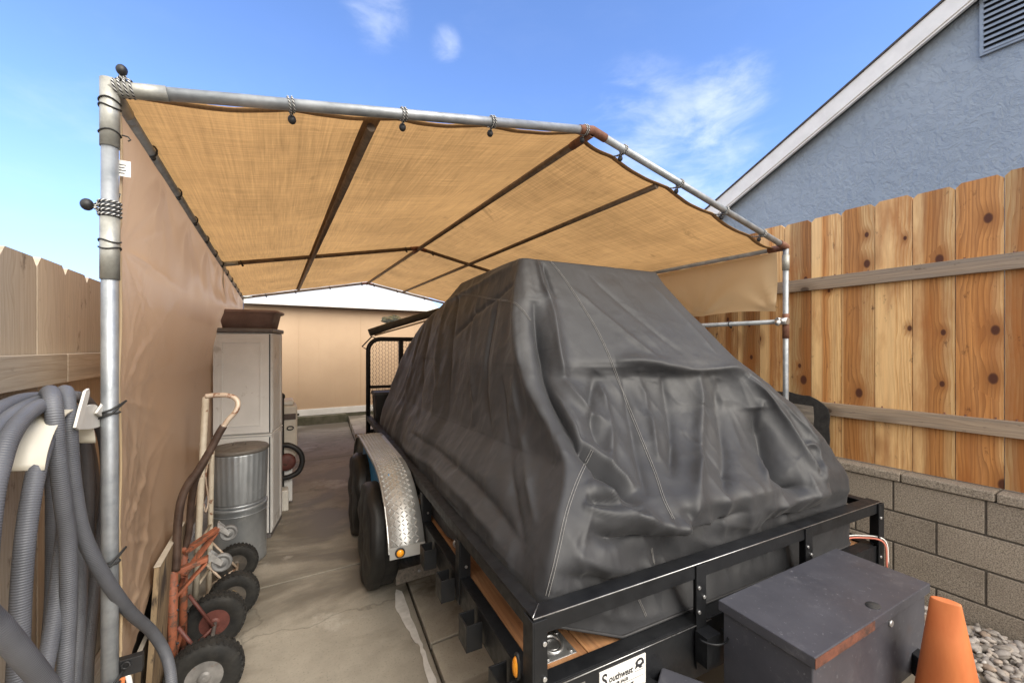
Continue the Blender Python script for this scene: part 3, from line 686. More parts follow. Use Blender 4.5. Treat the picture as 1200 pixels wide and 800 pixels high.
# ---- roof tarp: three fabric strips each side of the ridge, edge scalloped between bungees
BX = [PY(u, v, YF).x for u, v in ((341,125),(473,136),(577,146))] + [XC-.045] + [PY(u, v, YF).x for u, v in ((731,178),(797,218),(850,246),(894,272))]
BXs = [XL+.02] + BX + [XR-.02]
def scallop(x):
    for a, c in zip(BXs, BXs[1:]):
        if a <= x <= c:
            t = (x-a)/(c-a); return math.sin(math.pi*t)
    return 0
PUR = [XL, .335, XC, 1.985, XR]
def roofpt(s, q):
    x = XL + (XR-XL)*s; y0 = YF+.050+.013*scallop(x)+(.03 if x > XC else 0); y1 = YB-.05
    y = y0 + (y1-y0)*q; z = zroof(x)+.0225
    if x > XC: z -= .012*(1-q)*min(1,(x-XC)*4)
    for a, c in zip(PUR, PUR[1:]):
        if a <= x <= c:
            t = (x-a)/(c-a); bay = abs(math.sin(math.pi*min(1, max(0, (y-YF)/(YM-YF)))))**.6 if y < YM else abs(math.sin(math.pi*(y-YM)/(YB-YM)))**.6
            z -= .030*math.sin(math.pi*t)*bay
    ed = max(0, 1-(y-y0)/.35); z -= .011*scallop(x)*ed*ed
    z += .006*nz(x*3, y*2.2, 5)+.003*nz(x*9, y*6, 2)
    return (x, y, z)
def q2(q): return q**1.5
b = MB(); b.grid(lambda i, j: roofpt(i, q2(j)), 150, 80)
o = part('roof_tarp', b, M['tarp_roof'], can); WM[o] = WM[can]; rt = o
b = MB(); hem = [Vector(roofpt(i/150, 0)) for i in range(151)]
b.v = []; n = len(hem)
def hemgrid(i, j):
    p = Vector(roofpt(i, 0)); return (p.x, p.y-.006+.030*j, p.z-.004-.018*math.sin(math.pi*min(1,j*1.2))*0-.003)
b.grid(hemgrid, 150, 2); part('hem', b, M['tarp_hem_and_shadow'], rt)
b = MB()
def shadowband(i, j):
    x = .335-.032+.064*i; p = Vector(roofpt((x-XL)/(XR-XL), .004+.992*j)); return (p.x, p.y, p.z-.0055)
b.grid(shadowband, 4, 90); part('purlin_shadow_band', b, M['tarp_hem_and_shadow'], rt)  # dark strip modelled in place of the purlin's shadow on the tarp
# ---- left side tarp with pleats pulled from its grommets
GR = [(PX(137,v,XL).y if False else YF+.045, PX(138,v,XL).z) for v in (290,468,635,772)]
def sidept(i, j):
    z = .60 + (ZE-.045-.60)*j; y0 = YF+.030+.018*abs(math.sin(math.pi*(z-.2)/.43)); y = y0 + (YB-.05-y0)*(i**1.35)
    d = 0.0
    for gy, gz in GR:
        dy, dz = y-gy, z-gz; r = math.hypot(dy, dz)+1e-4; th = math.atan2(dz, dy)
        d += .012*math.exp(-r/.45)*min(1, r/.06)*((1-abs(math.sin(th*5.5+gz*5)))**4*2.4-.5+(1-abs(math.sin(th*9+2+gz*9)))**5*1.2)
    for gy in (2.1,2.75,3.4,4.05,4.7,5.35,6.0,6.65):
        dy, dz = y-gy, z-(ZE-.05); r = math.hypot(dy, dz)+1e-4; th = math.atan2(dz, dy)
        d += .014*math.exp(-r/.32)*min(1, r/.08)*math.sin(th*8+gy*3)
    bulge = math.exp(-((z-1.97+.05*math.sin(y*2.0))/.10)**2)*min(1, max(0, (y-2.4)/1.6)); d += .045*bulge*(1+.5*math.sin(y*5))
    d += .026*nz(y*.7, z*1.1, 3)+.006*nz(y*2.4+z*1.3, z*2.2, 8)+.003*nz(y*6+z*4, z*5-y*2, 1)
    edge = min(1, (YB-y)/.2+.2)*min(1, (ZE-.02-z)/.12)*(.12+.88*min(1, max(0, (y-YF-.05)/.30)))
    back = .045*min(1, max(0, (y-YF-.1)/.5))*min(1, max(0, (1.75-z)/.3))
    return (XL+.012-back+.75*d*edge, y, z)
b = MB(); b.grid(sidept, 200, 150); st = part('side_tarp', b, M['tarp_side'], can)
b = MB(); p = [Vector(sidept(0, j/150)) for j in range(151)]; b.tube(p, .004, 6); part('hem', b, M['valance'], st)
b = MB(); a = PY(138,189,YF+.034); c = PY(144.5,208.5,YF+.034); b.box((XL+.008,YF+.02,c.z),(XL+.040,YF+.0215,a.z), Matrix.Translation((0,0,0))); part('care_tag', b, M['paper'], st)
b = MB(); z = a.z-.012
for k in range(4): b.box((XL+.014,YF+.0195,z-.0025-.008*k),(XL+.030-.003*(k % 2),YF+.0199,z-.008*k)); 
part('care_tag_print', b, M['dark_ink'], st)
# ---- right-hand valance
def valpt(i, j):
    y = YF+.05+(YB-YF-.1)*i; zb = 1.86+.018*abs(math.sin((y-YF-.05)*math.pi/.62))-(.03 if False else 0); zt = ZE-.03; z = zb+(zt-zb)*j
    d = .014*nz(y*1.3, z*2.5, 2)+.007*nz(y*5+z*3, z*6, 9)
    for k in range(9):
        gy = YF+.06+.62*k; dy, dz = y-gy, z-1.86; r = math.hypot(dy, dz)+1e-4; th = math.atan2(dz, dy); d += .016*math.exp(-r/.22)*min(1, r/.05)*math.sin(th*9+k)
    return (XR-.028+d*min(1, (zt-z)/.08), y, z)
b = MB(); b.grid(valpt, 160, 24); va = part('valance', b, M['valance'], can)
# ---- ball bungees
def bungee(c, axis_pt, down, size=.021, loops=2, strap=None, parent=can):
    """elastic loop round a pipe with its ball: c pipe centre, down = direction to the ball"""
    b = MB(); b.sphere(c+down, size, 8, (1,1,1.15)); o = part('bungee_ball', b, M['black_plastic'], parent)
    b = MB(); ax = axis_pt.normalized(); u = ax.orthogonal().normalized(); w = ax.cross(u)
    for k in range(loops):
        off = ax*(.012*(k-(loops-1)/2)); r = .0235
        ring = [c+off+(u*math.cos(t)+w*math.sin(t))*r for t in [2*math.pi*q/14 for q in range(14)]]
        b.tube(ring, .0035, 6, True)
        tp = c+off+down.normalized()*.022; b.tube([tp, c+down*.6+off*.4, c+down], .003, 6)
        if strap is not None: b.tube([tp, (tp+strap)/2+Vector((.004,0,-.004)), strap], .003, 6)
    part('elastic_cord', b, M['stripe'], o)
def m_stripe():
    k = NT('black and white elastic'); sp = k.n('ShaderNodeSeparateXYZ'); k.l(k.co('UV'), sp.inputs[0])
    a = k.math('ADD', k.math('MULTIPLY', sp.outputs[1], 95), k.math('MULTIPLY', sp.outputs[0], 2.0)); f = k.math('FRACT', a)
    k.set('Base Color', k.mix(k.math('GREATER_THAN', f, .62), (.02,.02,.022), (.6,.6,.58))); k.set('Roughness', .8); return k.mat
M['stripe'] = m_stripe()
for x in BX:
    c = Vector((x,YF,zroof(x))); ax = Vector((1,0,(ZC-ZE)/(XC-XL) if x < XC else -(ZC-ZE)/(XR-XC)))
    p = Vector(roofpt((x-XL)/(XR-XL), 0)); bungee(c, ax, Vector((.004,.030,-.036)), .0135, 2, p+Vector((0,.02,0)))
c = Vector((XL,YF,ZE)); 
bungee(c+Vector((.03,-.0,.01)), Vector((1,0,.2)), Vector((-.003,-.008,.048)), .0135, 4, Vector(roofpt(.012,.003)))
bungee(Vector((XL,YF,PX(126,243,XL).z)), Vector((0,0,1)), Vector((-.044,-.010,.003)), .0145, 4, Vector(sidept(0,.86)))
# black zip ties round the left front post and tie cords
for v in (118,126,155,283,291):
    b = MB(); z = PX(128,v,XL).z; r = .0234
    b.tube([(XL+r*math.cos(t),YF+r*math.sin(t),z+.004*math.sin(t*2+v)) for t in [2*math.pi*q/18 for q in range(18)]], .0022, 6, True)
    if v in (155,): b.tube([(XL+.026,YF,z),(XL+.04,YF-.008,z-.004),(XL+.046,YF-.008,z-.012),(XL+.04,YF-.006,z-.016)], .002, 6)
    if v == 287: pass
    part('zip_tie', b, M['cord'], can)
for gy, gz in GR[1:]:
    b = MB(); 
    for s in (0,.012): b.tube([(XL-.02,YF-.018,gz-.03-s),(XL+.01,YF-.026,gz-.018-s),(XL+.03,YF+.02,gz)], .0028, 6)
    b.tube([(XL+.0208*math.cos(t),YF+.0208*math.sin(t),gz-.03) for t in [2*math.pi*q/18 for q in range(18)]], .0028, 6, True)
    part('tie_cord', b, M['cord'], can)
# black clips along the eaves and rafters
def clip(p, ax):
    b = MB(); ax = Vector(ax).normalized(); u = ax.orthogonal().normalized(); w = ax.cross(u)
    b.tube([Vector(p)+(u*math.cos(t)+w*math.sin(t))*.024 for t in [2*math.pi*q/12 for q in range(12)]], .0035, 5, True); b.sphere(Vector(p)+Vector((.012,0,-.026)), .009, 6)
    part('clip', b, M['cord'], can)
for k in range(11): clip((XL,2.0+.48*k,ZE), (0,1,0))
for x in (-.1,.3,.8,1.3,1.5,1.9,2.4): clip((x,YB,zroof(x)), (1,0,.2))
for x in (-.25,1.25,1.55): clip((x,YM,zroof(x)), (1,0,.2))
for k in range(6): clip((XR,2.0+.62*k,1.785), (0,1,0))
# ================================================================== TRAILER
TO = Vector((.6706,1.021,0)); TR = R(-4)
TM = Matrix.Translation(TO) @ Matrix.Rotation(TR, 4, 'Z')
def T(a, b_, z): return TM @ Vector((a, b_, z))
TW, TL, ZS, ZRL = 2.07, 4.0, .567, .787
tr = thing('utility_trailer', 'black tandem axle utility trailer with plank deck and tread plate fenders', 'trailer', TO, TR)
b = MB(); y = .06; i = 0
a0, n = .055, 10; wd = (TW-.11)/n
for i in range(n): b.board((a0+wd*i+.0015,.065,ZS-.045), (a0+wd*(i+1)-.0015,TL-.02,ZS-.007), 1, TM)
part('deck', b, M['deck'], tr, .002)
b = MB()
# channel side members, end sills (C-section: web, flanges)
for a, sg in ((0,1),(TW,-1)):
    b.box((min(a,a+sg*.006),0,ZS-.115),(max(a,a+sg*.006),TL,ZS), TM)
    b.box((min(a+sg*.006,a+sg*.05),.01,ZS-.006),(max(a+sg*.006,a+sg*.05),TL,ZS), TM)
    b.box((min(a+sg*.006,a+sg*.05),.01,ZS-.115),(max(a+sg*.006,a+sg*.05),TL,ZS-.109), TM)
for c, sg in ((-.004,1),(TL+.004,-1)):
    b.box((-.002,min(c,c+sg*.006),ZS-.20),(TW+.002,max(c,c+sg*.006),ZS+.002), TM)
    b.box((.052,min(c+sg*.006,c+sg*.062),ZS-.006),(TW-.052,max(c+sg*.006,c+sg*.062),ZS+.002), TM)
for k in range(7): b.box((.01,.5+.5*k,ZS-.105),(TW-.01,.54+.5*k,ZS-.048), TM)
part('frame', b, M['black_steel'], tr, .0015)
b = MB()
for a, sg in ((0,1),(TW,-1)):      # angle-iron top rails
    b.box((min(a,a+sg*.052),.001,ZRL-.005),(max(a,a+sg*.052),TL,ZRL), TM); b.box((min(a,a+sg*.005),.001,ZRL-.052),(max(a,a+sg*.005),TL,ZRL-.006), TM)
b.box((-.004,-.006,ZRL+.001),(TW+.004,.054,ZRL+.006), TM); b.box((-.004,-.006,ZRL-.050),(TW+.004,-.001,ZRL), TM)
part('top_rail', b, M['black_steel'], tr, .0015)
b = MB(); b.tube([T(-.004,-.0075,ZRL+.0045),T(TW+.004,-.0075,ZRL+.0045)], .0018, 6); b.tube([T(.05,-.0105,ZS+.001),T(TW*.37,-.0105,ZS+.001)], .0018, 6); b.tube([T(-.004,-.003,ZRL+.007),T(.045,.048,ZRL+.007)], .0016, 6)
part('worn_edge', b, M['steel_edge'], tr)
def trail_post(a, b_, ax, bolts):
    q = MB()
    if ax == 'side': 
        s = 1 if a < 1 else -1
        q.box((a-.005*s if s > 0 else a,b_-.025,ZS-.112),(a if s > 0 else a+.005,b_+.025,ZRL-.053), TM); q.box((min(a+s*.0005,a+s*.050),b_-.025,ZS+.001),(max(a+s*.0005,a+s*.050),b_-.020,ZRL-.006), TM)
    else:
        q.box((a-.026,-.013,ZS-.16),(a+.026,-.0075,ZRL-.0), TM); q.box((a+.021,-.0075,ZS+.003),(a+.026,.042,ZRL-.004), TM)
    o = part('stake_post', q, M['black_steel'], tr, .001)
    for (x, y, z, d) in bolts: 
        c = T(x,y,z); dv = (TM.to_3x3() @ Vector(d)).normalized(); q = MB(); q.tube([c-dv*.001, c+dv*.005], .0065, 8); part('bolt', q, M['zinc'], o)
for k in (.69,1.35,2.02,2.68,3.35): 
    for a in (0, TW): trail_post(a, k, 'side', [(.028,k-.025,ZS+.05,(0,-1,0)),(.028,k-.025,ZS+.14,(0,-1,0))] if a == 0 else [])
for a in (.71,1.41): trail_post(a, 0, 'front', [(a-.015,-.0135,ZS+.05,(0,-1,0)),(a-.015,-.0135,ZS+.14,(0,-1,0)),(a+.012,-.0135,ZS+.10,(0,-1,0))])
for a, sg in ((0,1),(TW,-1)):      # corner posts, heavy angle
    q = MB(); x0, x1 = sorted((a-sg*.006, a+sg*.040)); q.box((x0,-.016,ZS-.205),(x1,-.010,ZRL), TM); x0, x1 = sorted((a-sg*.012, a-sg*.006)); q.box((x0,-.016,ZS-.205),(x1,.044,ZRL), TM)
    o = part('corner_post', q, M['black_steel'], tr, .001)
    for z in (ZS+.045,ZS+.15,ZS-.05): c = T(a+sg*.028,-.016,z); dv = TM.to_3x3() @ Vector((0,-1,0)); q = MB(); q.tube([c, c+dv*.006], .007, 8); part('bolt', q, M['zinc'], o)
for k in (.13,.43,.76,1.06,3.2,3.6):
    for a, sg in ((0,-1),(TW,1)):
        q = MB(); x0 = a+sg*.007; x1 = a+sg*.067
        lo, hi = sorted((x0,x1)); z0, z1 = ZS-.118, ZS-.018
        q.box((lo,k-.045,z0),(hi,k-.039,z1), TM); q.box((lo,k+.039,z0),(hi,k+.045,z1), TM); e0, e1 = sorted((x1, x1+sg*.005)); q.box((e0,k-.045,z0),(e1,k+.045,z1), TM)
        part('stake_pocket', q, M['black_steel'], tr, .001)
# fenders of tread plate
def fender_prof():
    P = [(1.25,.455),(1.27,.51),(1.32,.585),(1.40,.67),(1.51,.735),(1.64,.785),(1.78,.807),(1.9,.812),(2.7,.812),(2.82,.807),(2.96,.785),(3.09,.735),(3.2,.67),(3.28,.585),(3.33,.51),(3.35,.455)]
    return P
FP = fender_prof()
def fender(a_out, a_in):
    sg = 1 if a_in > a_out else -1
    q = MB(); n = len(FP); o = len(q.v)
    for (bb, z) in FP: q.v += [T(a_out,bb,z), T(a_in,bb,z), T(a_in,bb+(.004 if bb > 2.3 else -.004)*0,z-.005), T(a_out,bb,z-.005)]
    for i in range(n-1):
        for k in range(4): q.face((o+4*i+k, o+4*i+(k+1) % 4, o+4*i+4+(k+1) % 4, o+4*i+4+k), k % 2 == 0 and i not in (7,))
    q.face((o,o+3,o+2,o+1)); q.face((o+4*n-4,o+4*n-3,o+4*n-2,o+4*n-1))
    # rolled-down outer lip
    for i in range(n-1):
        (b0,z0),(b1,z1) = FP[i],FP[i+1]
        def ins(bb, z, d): 
            v = Vector((2.3-bb, .30-z)); v.normalize(); return (bb+v.x*d, z+v.y*d)
        c0, d0 = ins(b0,z0,.028); c1, d1 = ins(b1,z1,.028); e = sg*.004
        lo, hi = a_out-e, a_out
        q.hexa([T(lo,c0,d0),T(hi,c0,d0),T(hi,c1,d1),T(lo,c1,d1),T(lo,b0,z0),T(hi,b0,z0),T(hi,b1,z1),T(lo,b1,z1)])
    # flat front and back aprons
    for bb, s2 in ((1.25,-1),(3.35,1)): 
        q.box((min(a_out,a_in),min(bb,bb+s2*.005),.425),(max(a_out,a_in),max(bb,bb+s2*.005),.49), TM)
    # raised lozenges of the tread pattern
    segL = [0]
    for i in range(n-1): segL.append(segL[-1]+math.hypot(FP[i+1][0]-FP[i][0], FP[i+1][1]-FP[i][1]))
    def at(s):
        for i in range(n-1):
            if s <= segL[i+1]: 
                t = (s-segL[i])/(segL[i+1]-segL[i]); bb = FP[i][0]+t*(FP[i+1][0]-FP[i][0]); z = FP[i][1]+t*(FP[i+1][1]-FP[i][1])
                tg = Vector((0,FP[i+1][0]-FP[i][0],FP[i+1][1]-FP[i][1])).normalized(); return bb, z, tg
    s = .02; row = 0; wdt = abs(a_in-a_out)
    while s < segL[-1]-.02:
        x = .017
        col = 0
        while x < wdt-.014:
            bb, z, tg = at(s); c = Vector((min(a_out,a_in)+x, bb, z)); nrm = Vector((1,0,0)).cross(tg); nrm = nrm if nrm.z > 0 else -nrm
            sgn = 1 if (row+col) % 2 else -1
            d = (Vector((1,0,0))+tg*sgn).normalized(); e = (Vector((1,0,0))-tg*sgn).normalized()
            L_, W_, h = .0150, .0042, .0042; o = len(q.v)
            q.v += [TM @ (c+d*L_), TM @ (c+e*W_), TM @ (c-d*L_), TM @ (c-e*W_), TM @ (c+nrm*h+d*.008), TM @ (c+nrm*h-d*.008)]
            for f in ((0,1,4),(1,5,4),(1,2,5),(2,3,5),(3,4,5),(3,0,4)): q.face([o+w_ for w_ in f], False)
            x += .0240; col += 1
        s += .0240; row += 1
    return q
fl = part('fender', fender(-.205,-.008), M['alu'], tr)
part('fender', fender(TW+.205,TW+.008), M['alu'], tr)
q = MB(); q.box((-.150,1.62,.50),(-.146,3.0,.785), TM); part('fender_skirt', q, M['blue'], tr)
def round_light(c, d, r, parent, oval=1.0):
    d = Vector(d).normalized(); u = d.orthogonal().normalized(); Mx = Matrix((u, d.cross(u), d)).transposed().to_4x4(); Mx.translation = c
    q = MB(); q.lathe([(r*1.3,0),(r*1.3,.008),(r*1.05,.012),(r*1.0,.006)], Mx, 20); o = part('marker_light', q, M['black_plastic'], parent)
    q = MB(); q.lathe([(r,.004),(r*.98,.011),(r*.8,.016),(r*.4,.019),(1e-5,.02)], Mx, 20); part('lens', q, M['amber'], o)
round_light(T(-.150,1.244,.458), TM.to_3x3() @ Vector((0,-1,0)), .021, tr)
# oval side marker by the front corner
Mx = TM @ Matrix.Translation((-.012,.075,.600)) @ Matrix.Rotation(R(-90), 4, 'Y') @ Matrix.Diagonal((2.0,.9,1,1))
q = MB(); q.lathe([(.022,0),(.022,.007),(.018,.01),(.016,.006)], Mx, 20); o = part('marker_light', q, M['black_plastic'], tr)
q = MB(); q.lathe([(.0165,.004),(.016,.012),(.012,.017),(.006,.019),(1e-5,.02)], Mx, 20); part('lens', q, M['amber'], o)
# wheels: each tyre under a black vinyl cover
for a, sg in ((-.258,-1),(TW+.258,1)):
    for bb in (1.86,2.72):
        Mx = TM @ Matrix.Translation((a,bb,.325)) @ Matrix.Rotation(R(90*sg), 4, 'Y')
        q = MB(); q.lathe([(.20,-.17),(.30,-.165),(.325,-.14),(.325,-.04),(.30,-.008),(.20,-.004)], Mx, 40); wl = part('wheel', q, M['rubber'], tr)
        q = MB(); q.lathe([(.03,-.01),(.11,-.012),(.17,-.02),(.198,-.006)], Mx, 28); part('rim', q, M['blue'], wl)
        q = MB(); nn_ = 64
        def cv(i, j, bb=bb, a=a, sg=sg):
            th = 2*math.pi*i; prof = [(.02,.012),(.16,.018),(.27,.014),(.325,.002),(.345,-.03),(.346,-.08)]
            k = j*5; m = min(4, int(k)); f = k-m; r = prof[m][0]*(1-f)+prof[m+1][0]*f; d = prof[m][1]*(1-f)+prof[m+1][1]*f
            wr = .010*math.sin(th*7+bb*3)*max(0,r-.1)*3+.008*nz(math.cos(th)*3+bb, math.sin(th)*3, r*6)
            d += wr; bt = max(0,-math.sin(th)); r2 = r*(1+.02*nz(th*2,bb)); z = r2*math.sin(th)
            y = r2*math.cos(th)*(1-.12*bt*(j > .55)); z = max(z, -.318); d += .02*bt*j
            return TM @ Vector((a+sg*(d+.006), bb+y, .325+z))
        q.grid(cv, 64, 15); c_ = part('wheel_cover', q, M['wheel_vinyl'], wl)
# axles and springs
for bb in (1.86,2.72):
    q = MB(); q.tube([T(.0,bb,.30),T(TW,bb,.30)], .032, 12); part('axle', q, M['black_steel'], tr)
# tongue
q = MB()
for s in (-1,1): q.beam(T(TW/2+s*.62,.05,ZS-.16), T(TW/2+s*.05,-1.15,ZS-.16), .05, .08)
q.beam(T(TW/2,-.55,ZS-.16),T(TW/2,-1.4,ZS-.16), .075, .075); part('tongue', q, M['black_steel'], tr, .003)
q = MB(); q.tube([T(TW/2,-1.3,.02),T(TW/2,-1.3,.62)], .028, 14); q.tube([T(TW/2,-1.3,.0),T(TW/2,-1.3,.02)], .07, 14); part('jack', q, M['black_steel'], tr)
# jack-stand socket ring at the second front post
q = MB(); q.box((.675,-.065,ZS-.12),(.745,-.014,ZS-.012), TM); q.tube([T(.71+.06*math.cos(t),-.05+.055*math.sin(t),ZS-.012) for t in [math.pi+math.pi*k/12 for k in range(13)]], .004, 6); part('post_socket', q, M['black_steel'], tr)
# recessed tie-down plates in the deck corners
for a, bb in ((.155,.145),(TW-.15,.145)):
    q = MB(); q.box((a-.062,bb-.062,ZS-.0069),(a+.062,bb+.062,ZS-.003), TM)
    o = part('tie_down', q, M['zinc'], tr, .002)
    q = MB(); q.tube([T(a+.034*math.cos(t),bb+.034*math.sin(t),ZS+.002+.006*math.sin(t)) for t in [2*math.pi*k/20 for k in range(20)]], .0065, 8, True); q.tube([T(a,bb,ZS-.003),T(a,bb,ZS+.001)], .026, 16)
    for sx in (-1,1):
        for sy in (-1,1): q.tube([T(a+sx*.046,bb+sy*.046,ZS-.003),T(a+sx*.046,bb+sy*.046,ZS+.001)], .008, 8)
    part('ring', q, M['steel_edge'], o)
for bb in (.95,1.7):
    q = MB(); q.tube([T(.085+.02*math.cos(t),bb,ZS+.02+.02*math.sin(t)) for t in [2*math.pi*k/14 for k in range(14)]], .006, 6, True); part('tie_ring', q, M['zinc'], tr)
# dealer plate and the small decal beside it
def text(body, x, z, size, y, mat, parent, name, sx=1.0, extr=.0004, shear=0, bold=0):
    cu = bpy.data.curves.new('t', 'FONT'); cu.body = body; cu.size = size; cu.extrude = extr; cu.shear = shear; cu.offset = bold; cu.resolution_u = 3
    o = bpy.data.objects.new('t', cu); COL.objects.link(o); bpy.context.view_layer.update()
    me = bpy.data.meshes.new_from_object(o.evaluated_get(bpy.context.evaluated_depsgraph_get())); bpy.data.objects.remove(o)
    q = MB(); q.v = [TM @ Vector((x+v.co.x*sx, y-v.co.z, z+v.co.y)) for v in me.vertices]; q.f = [tuple(p.vertices) for p in me.polygons]
    q.sm = [False]*len(q.f); q.uv = [None]*len(q.f); q.mi = [0]*len(q.f); return part(name, q, mat, parent)
px, pz, pw, ph = .240, ZS-.020, .198, .112
q = MB(); q.box((px,-.0085,pz-ph),(px+pw,-.0042,pz), TM); plate = part('dealer_plate', q, M['paper'], tr, .001)
text('S', px+.008, pz-.050, .058, -.0087, M['dark_ink'], plate, 'lettering', .9, bold=.0012)
text('outhwest', px+.037, pz-.044, .031, -.0087, M['dark_ink'], plate, 'lettering', .86, shear=.15, bold=.0008)
text('TRAILER SALES', px+.035, pz-.0615, .0135, -.0087, M['dark_ink'], plate, 'lettering', .95, bold=.0006)
text('800-8887', px+.040, pz-.091, .0215, -.0087, M['dark_ink'], plate, 'lettering', 1.25, bold=.0007)
q = MB()
q.box((px+.012,-.0089,pz-.0680),(px+pw-.010,-.0086,pz-.0668), TM); q.box((px+.012,-.0089,pz-.0972),(px+pw-.010,-.0086,pz-.0960), TM); q.box((px+.148,-.0089,pz-.0475),(px+.190,-.0086,pz-.0460), TM)
hill = [(.148,-.040),(.153,-.026),(.150,-.018),(.158,-.010),(.170,-.006),(.182,-.009),(.189,-.020),(.190,-.032),(.184,-.031),(.178,-.038),(.186,-.041),(.170,-.0415),(.163,-.034)]
q.prism([TM @ Vector((px+x,-.0089,pz+z)) for x, z in hill][::-1], TM.to_3x3() @ Vector((0,.0003,0))); part('emblem', q, M['dark_ink'], plate)
q = MB(); q.prism([TM @ Vector((px+x,-.0092,pz+z)) for x, z in ((.163,-.016),(.176,-.014),(.180,-.022),(.170,-.027),(.161,-.024))][::-1], TM.to_3x3() @ Vector((0,.0002,0))); part('emblem_light', q, M['paper'], plate)
q = MB(); q.box((.105,-.0055,ZS-.10),(.185,-.0042,ZS-.028), TM); dc = part('decal', q, M['wheel_grey'], tr)
q = MB(); q.box((.109,-.0068,ZS-.096),(.181,-.0056,ZS-.032), TM); part('decal_face', q, M['dark_ink'], dc)
q = MB(); q.hexa([TM @ Vector(p) for p in ((.128,-.0074,ZS-.09),(.138,-.0074,ZS-.09),(.138,-.0069,ZS-.09),(.128,-.0069,ZS-.09),(.160,-.0074,ZS-.040),(.172,-.0074,ZS-.040),(.172,-.0069,ZS-.040),(.160,-.0069,ZS-.040))]); part('decal_mark', q, M['paper'], dc)
# loading gate folded up at the far end: tube frame with expanded mesh
gy = TL+.03
def rr(a0, a1, z0, z1, r, y):
    P = [T(a0,y,z0)]
    P += [T(a0+r-r*math.cos(t), y, z1-r+r*math.sin(t)) for t in [math.pi/2*k/8 for k in range(9)]]
    P += [T(a1-r+r*math.sin(t), y, z1-r+r*math.cos(t)) for t in [math.pi/2*k/8 for k in range(9)]]
    return P+[T(a1,y,z0)]
q = MB(); q.tube(rr(.02,TW-.02,.55,1.69,.14,gy), .026, 12); 
for a in (.40,1.03,1.66): q.beam(T(a,gy,.56),T(a,gy,1.67), .05, .04, (0,1,0))
q.tube([T(.03,gy,.60),T(TW-.03,gy,.60)], .022, 10); q.tube([T(.03,gy,1.12),T(TW-.03,gy,1.12)], .018, 10)
gate = part('loading_gate', q, M['black_steel'], tr)
q = MB(); th = .0028
na, nz_ = 56, 44; da = (TW-.08)/na; dz = 1.06/nz_
for i in range(na+1):
    P = []
    for j in range(nz_+1): P.append(T(.04+da*i+(da*.27 if j % 2 else -da*.27)*(1 if i % 2 else -1), gy, .61+dz*j))
    q.tube(P, th, 4, caps=False)
part('expanded_mesh', q, M['mesh_black'], gate)
q = MB(); q.tube([T(.015,gy-.02,1.56),T(-.05,gy-.02,1.60),T(.06,gy-.02,1.72),T(.12,gy-.02,1.69)], .008, 8); part('gate_latch', q, M['black_steel'], gate)
q = MB(); q.tube([T(.0,TL-.02,ZRL+.005),T(-.01,TL-.02,ZRL+.04),T(.01,TL-.02,ZRL+.075),T(.03,TL-.02,ZRL+.04),T(.02,TL-.02,ZRL+.005)], .006, 8); part('rope_hook', q, M['black_steel'], tr)
# red and white wire on the right deck corner
q = MB(); q.tube(spline([T(TW-.26,.10,ZS+.004),T(TW-.17,.075,ZS+.03),T(TW-.09,.045,ZS+.035),T(TW-.03,-.03,ZS+.03),T(TW-.02,-.04,ZS-.10)]), .0045, 6); q.m = 1
q.tube(spline([T(TW-.26,.115,ZS+.004),T(TW-.17,.088,ZS+.036),T(TW-.08,.052,ZS+.042),T(TW-.02,-.03,ZS+.04),T(TW-.005,-.04,ZS-.08)]), .0035, 6); part('wiring', q, [M['wire_red'], M['paper']], tr)
# ================================================================== HOSE AND ITS HANGER
t = thing('hose_hanger', 'cream metal hose hanger with two upright prongs fixed to the old grey fence', 'hose hanger', (-.6,1.42,1.36))
HX0, HX1, HY, HZ, HR = -.599, -.425, 1.415, 1.325, .148
b = MB()
def arc(i, j): 
    th = R(12)+R(156)*i; return (HX0+(HX1-HX0)*j, HY-HR*math.cos(th), HZ+HR*.92*math.sin(th)-.02*j)
b.grid(arc, 30, 4); o = part('saddle', b, M['hanger'] if 'hanger' in M else M['white_plastic'], t)
sol = o.modifiers.new('thick', 'SOLIDIFY'); sol.thickness = .005
b = MB(); P = [PX(u, v, HX1) for u, v in ((85,501),(88,487),(94,479),(101,475),(108,474),(113,479),(117,489),(116,498),(106,502),(94,503))]
b.prism([Vector(p) for p in spline(P, 3, True)], (.006,0,0)); part('end_plate', b, M['white_plastic'], t)
for P in (((85,501),(90,504),(96,485),(102,460),(101,455),(97,458),(90,482)), ((110,484),(116,488),(122,474),(133,449),(132,444),(127,449),(117,474))):
    b = MB(); b.prism([PX(u, v, HX1+.008) for u, v in P][::-1], (.006,0,0)); part('prong', b, M['white_plastic'], t, .001)
b = MB(); b.box((-.6,HY-.09,HZ-.02),(-.594,HY+.09,HZ+.10)); part('back_plate', b, M['white_plastic'], t)
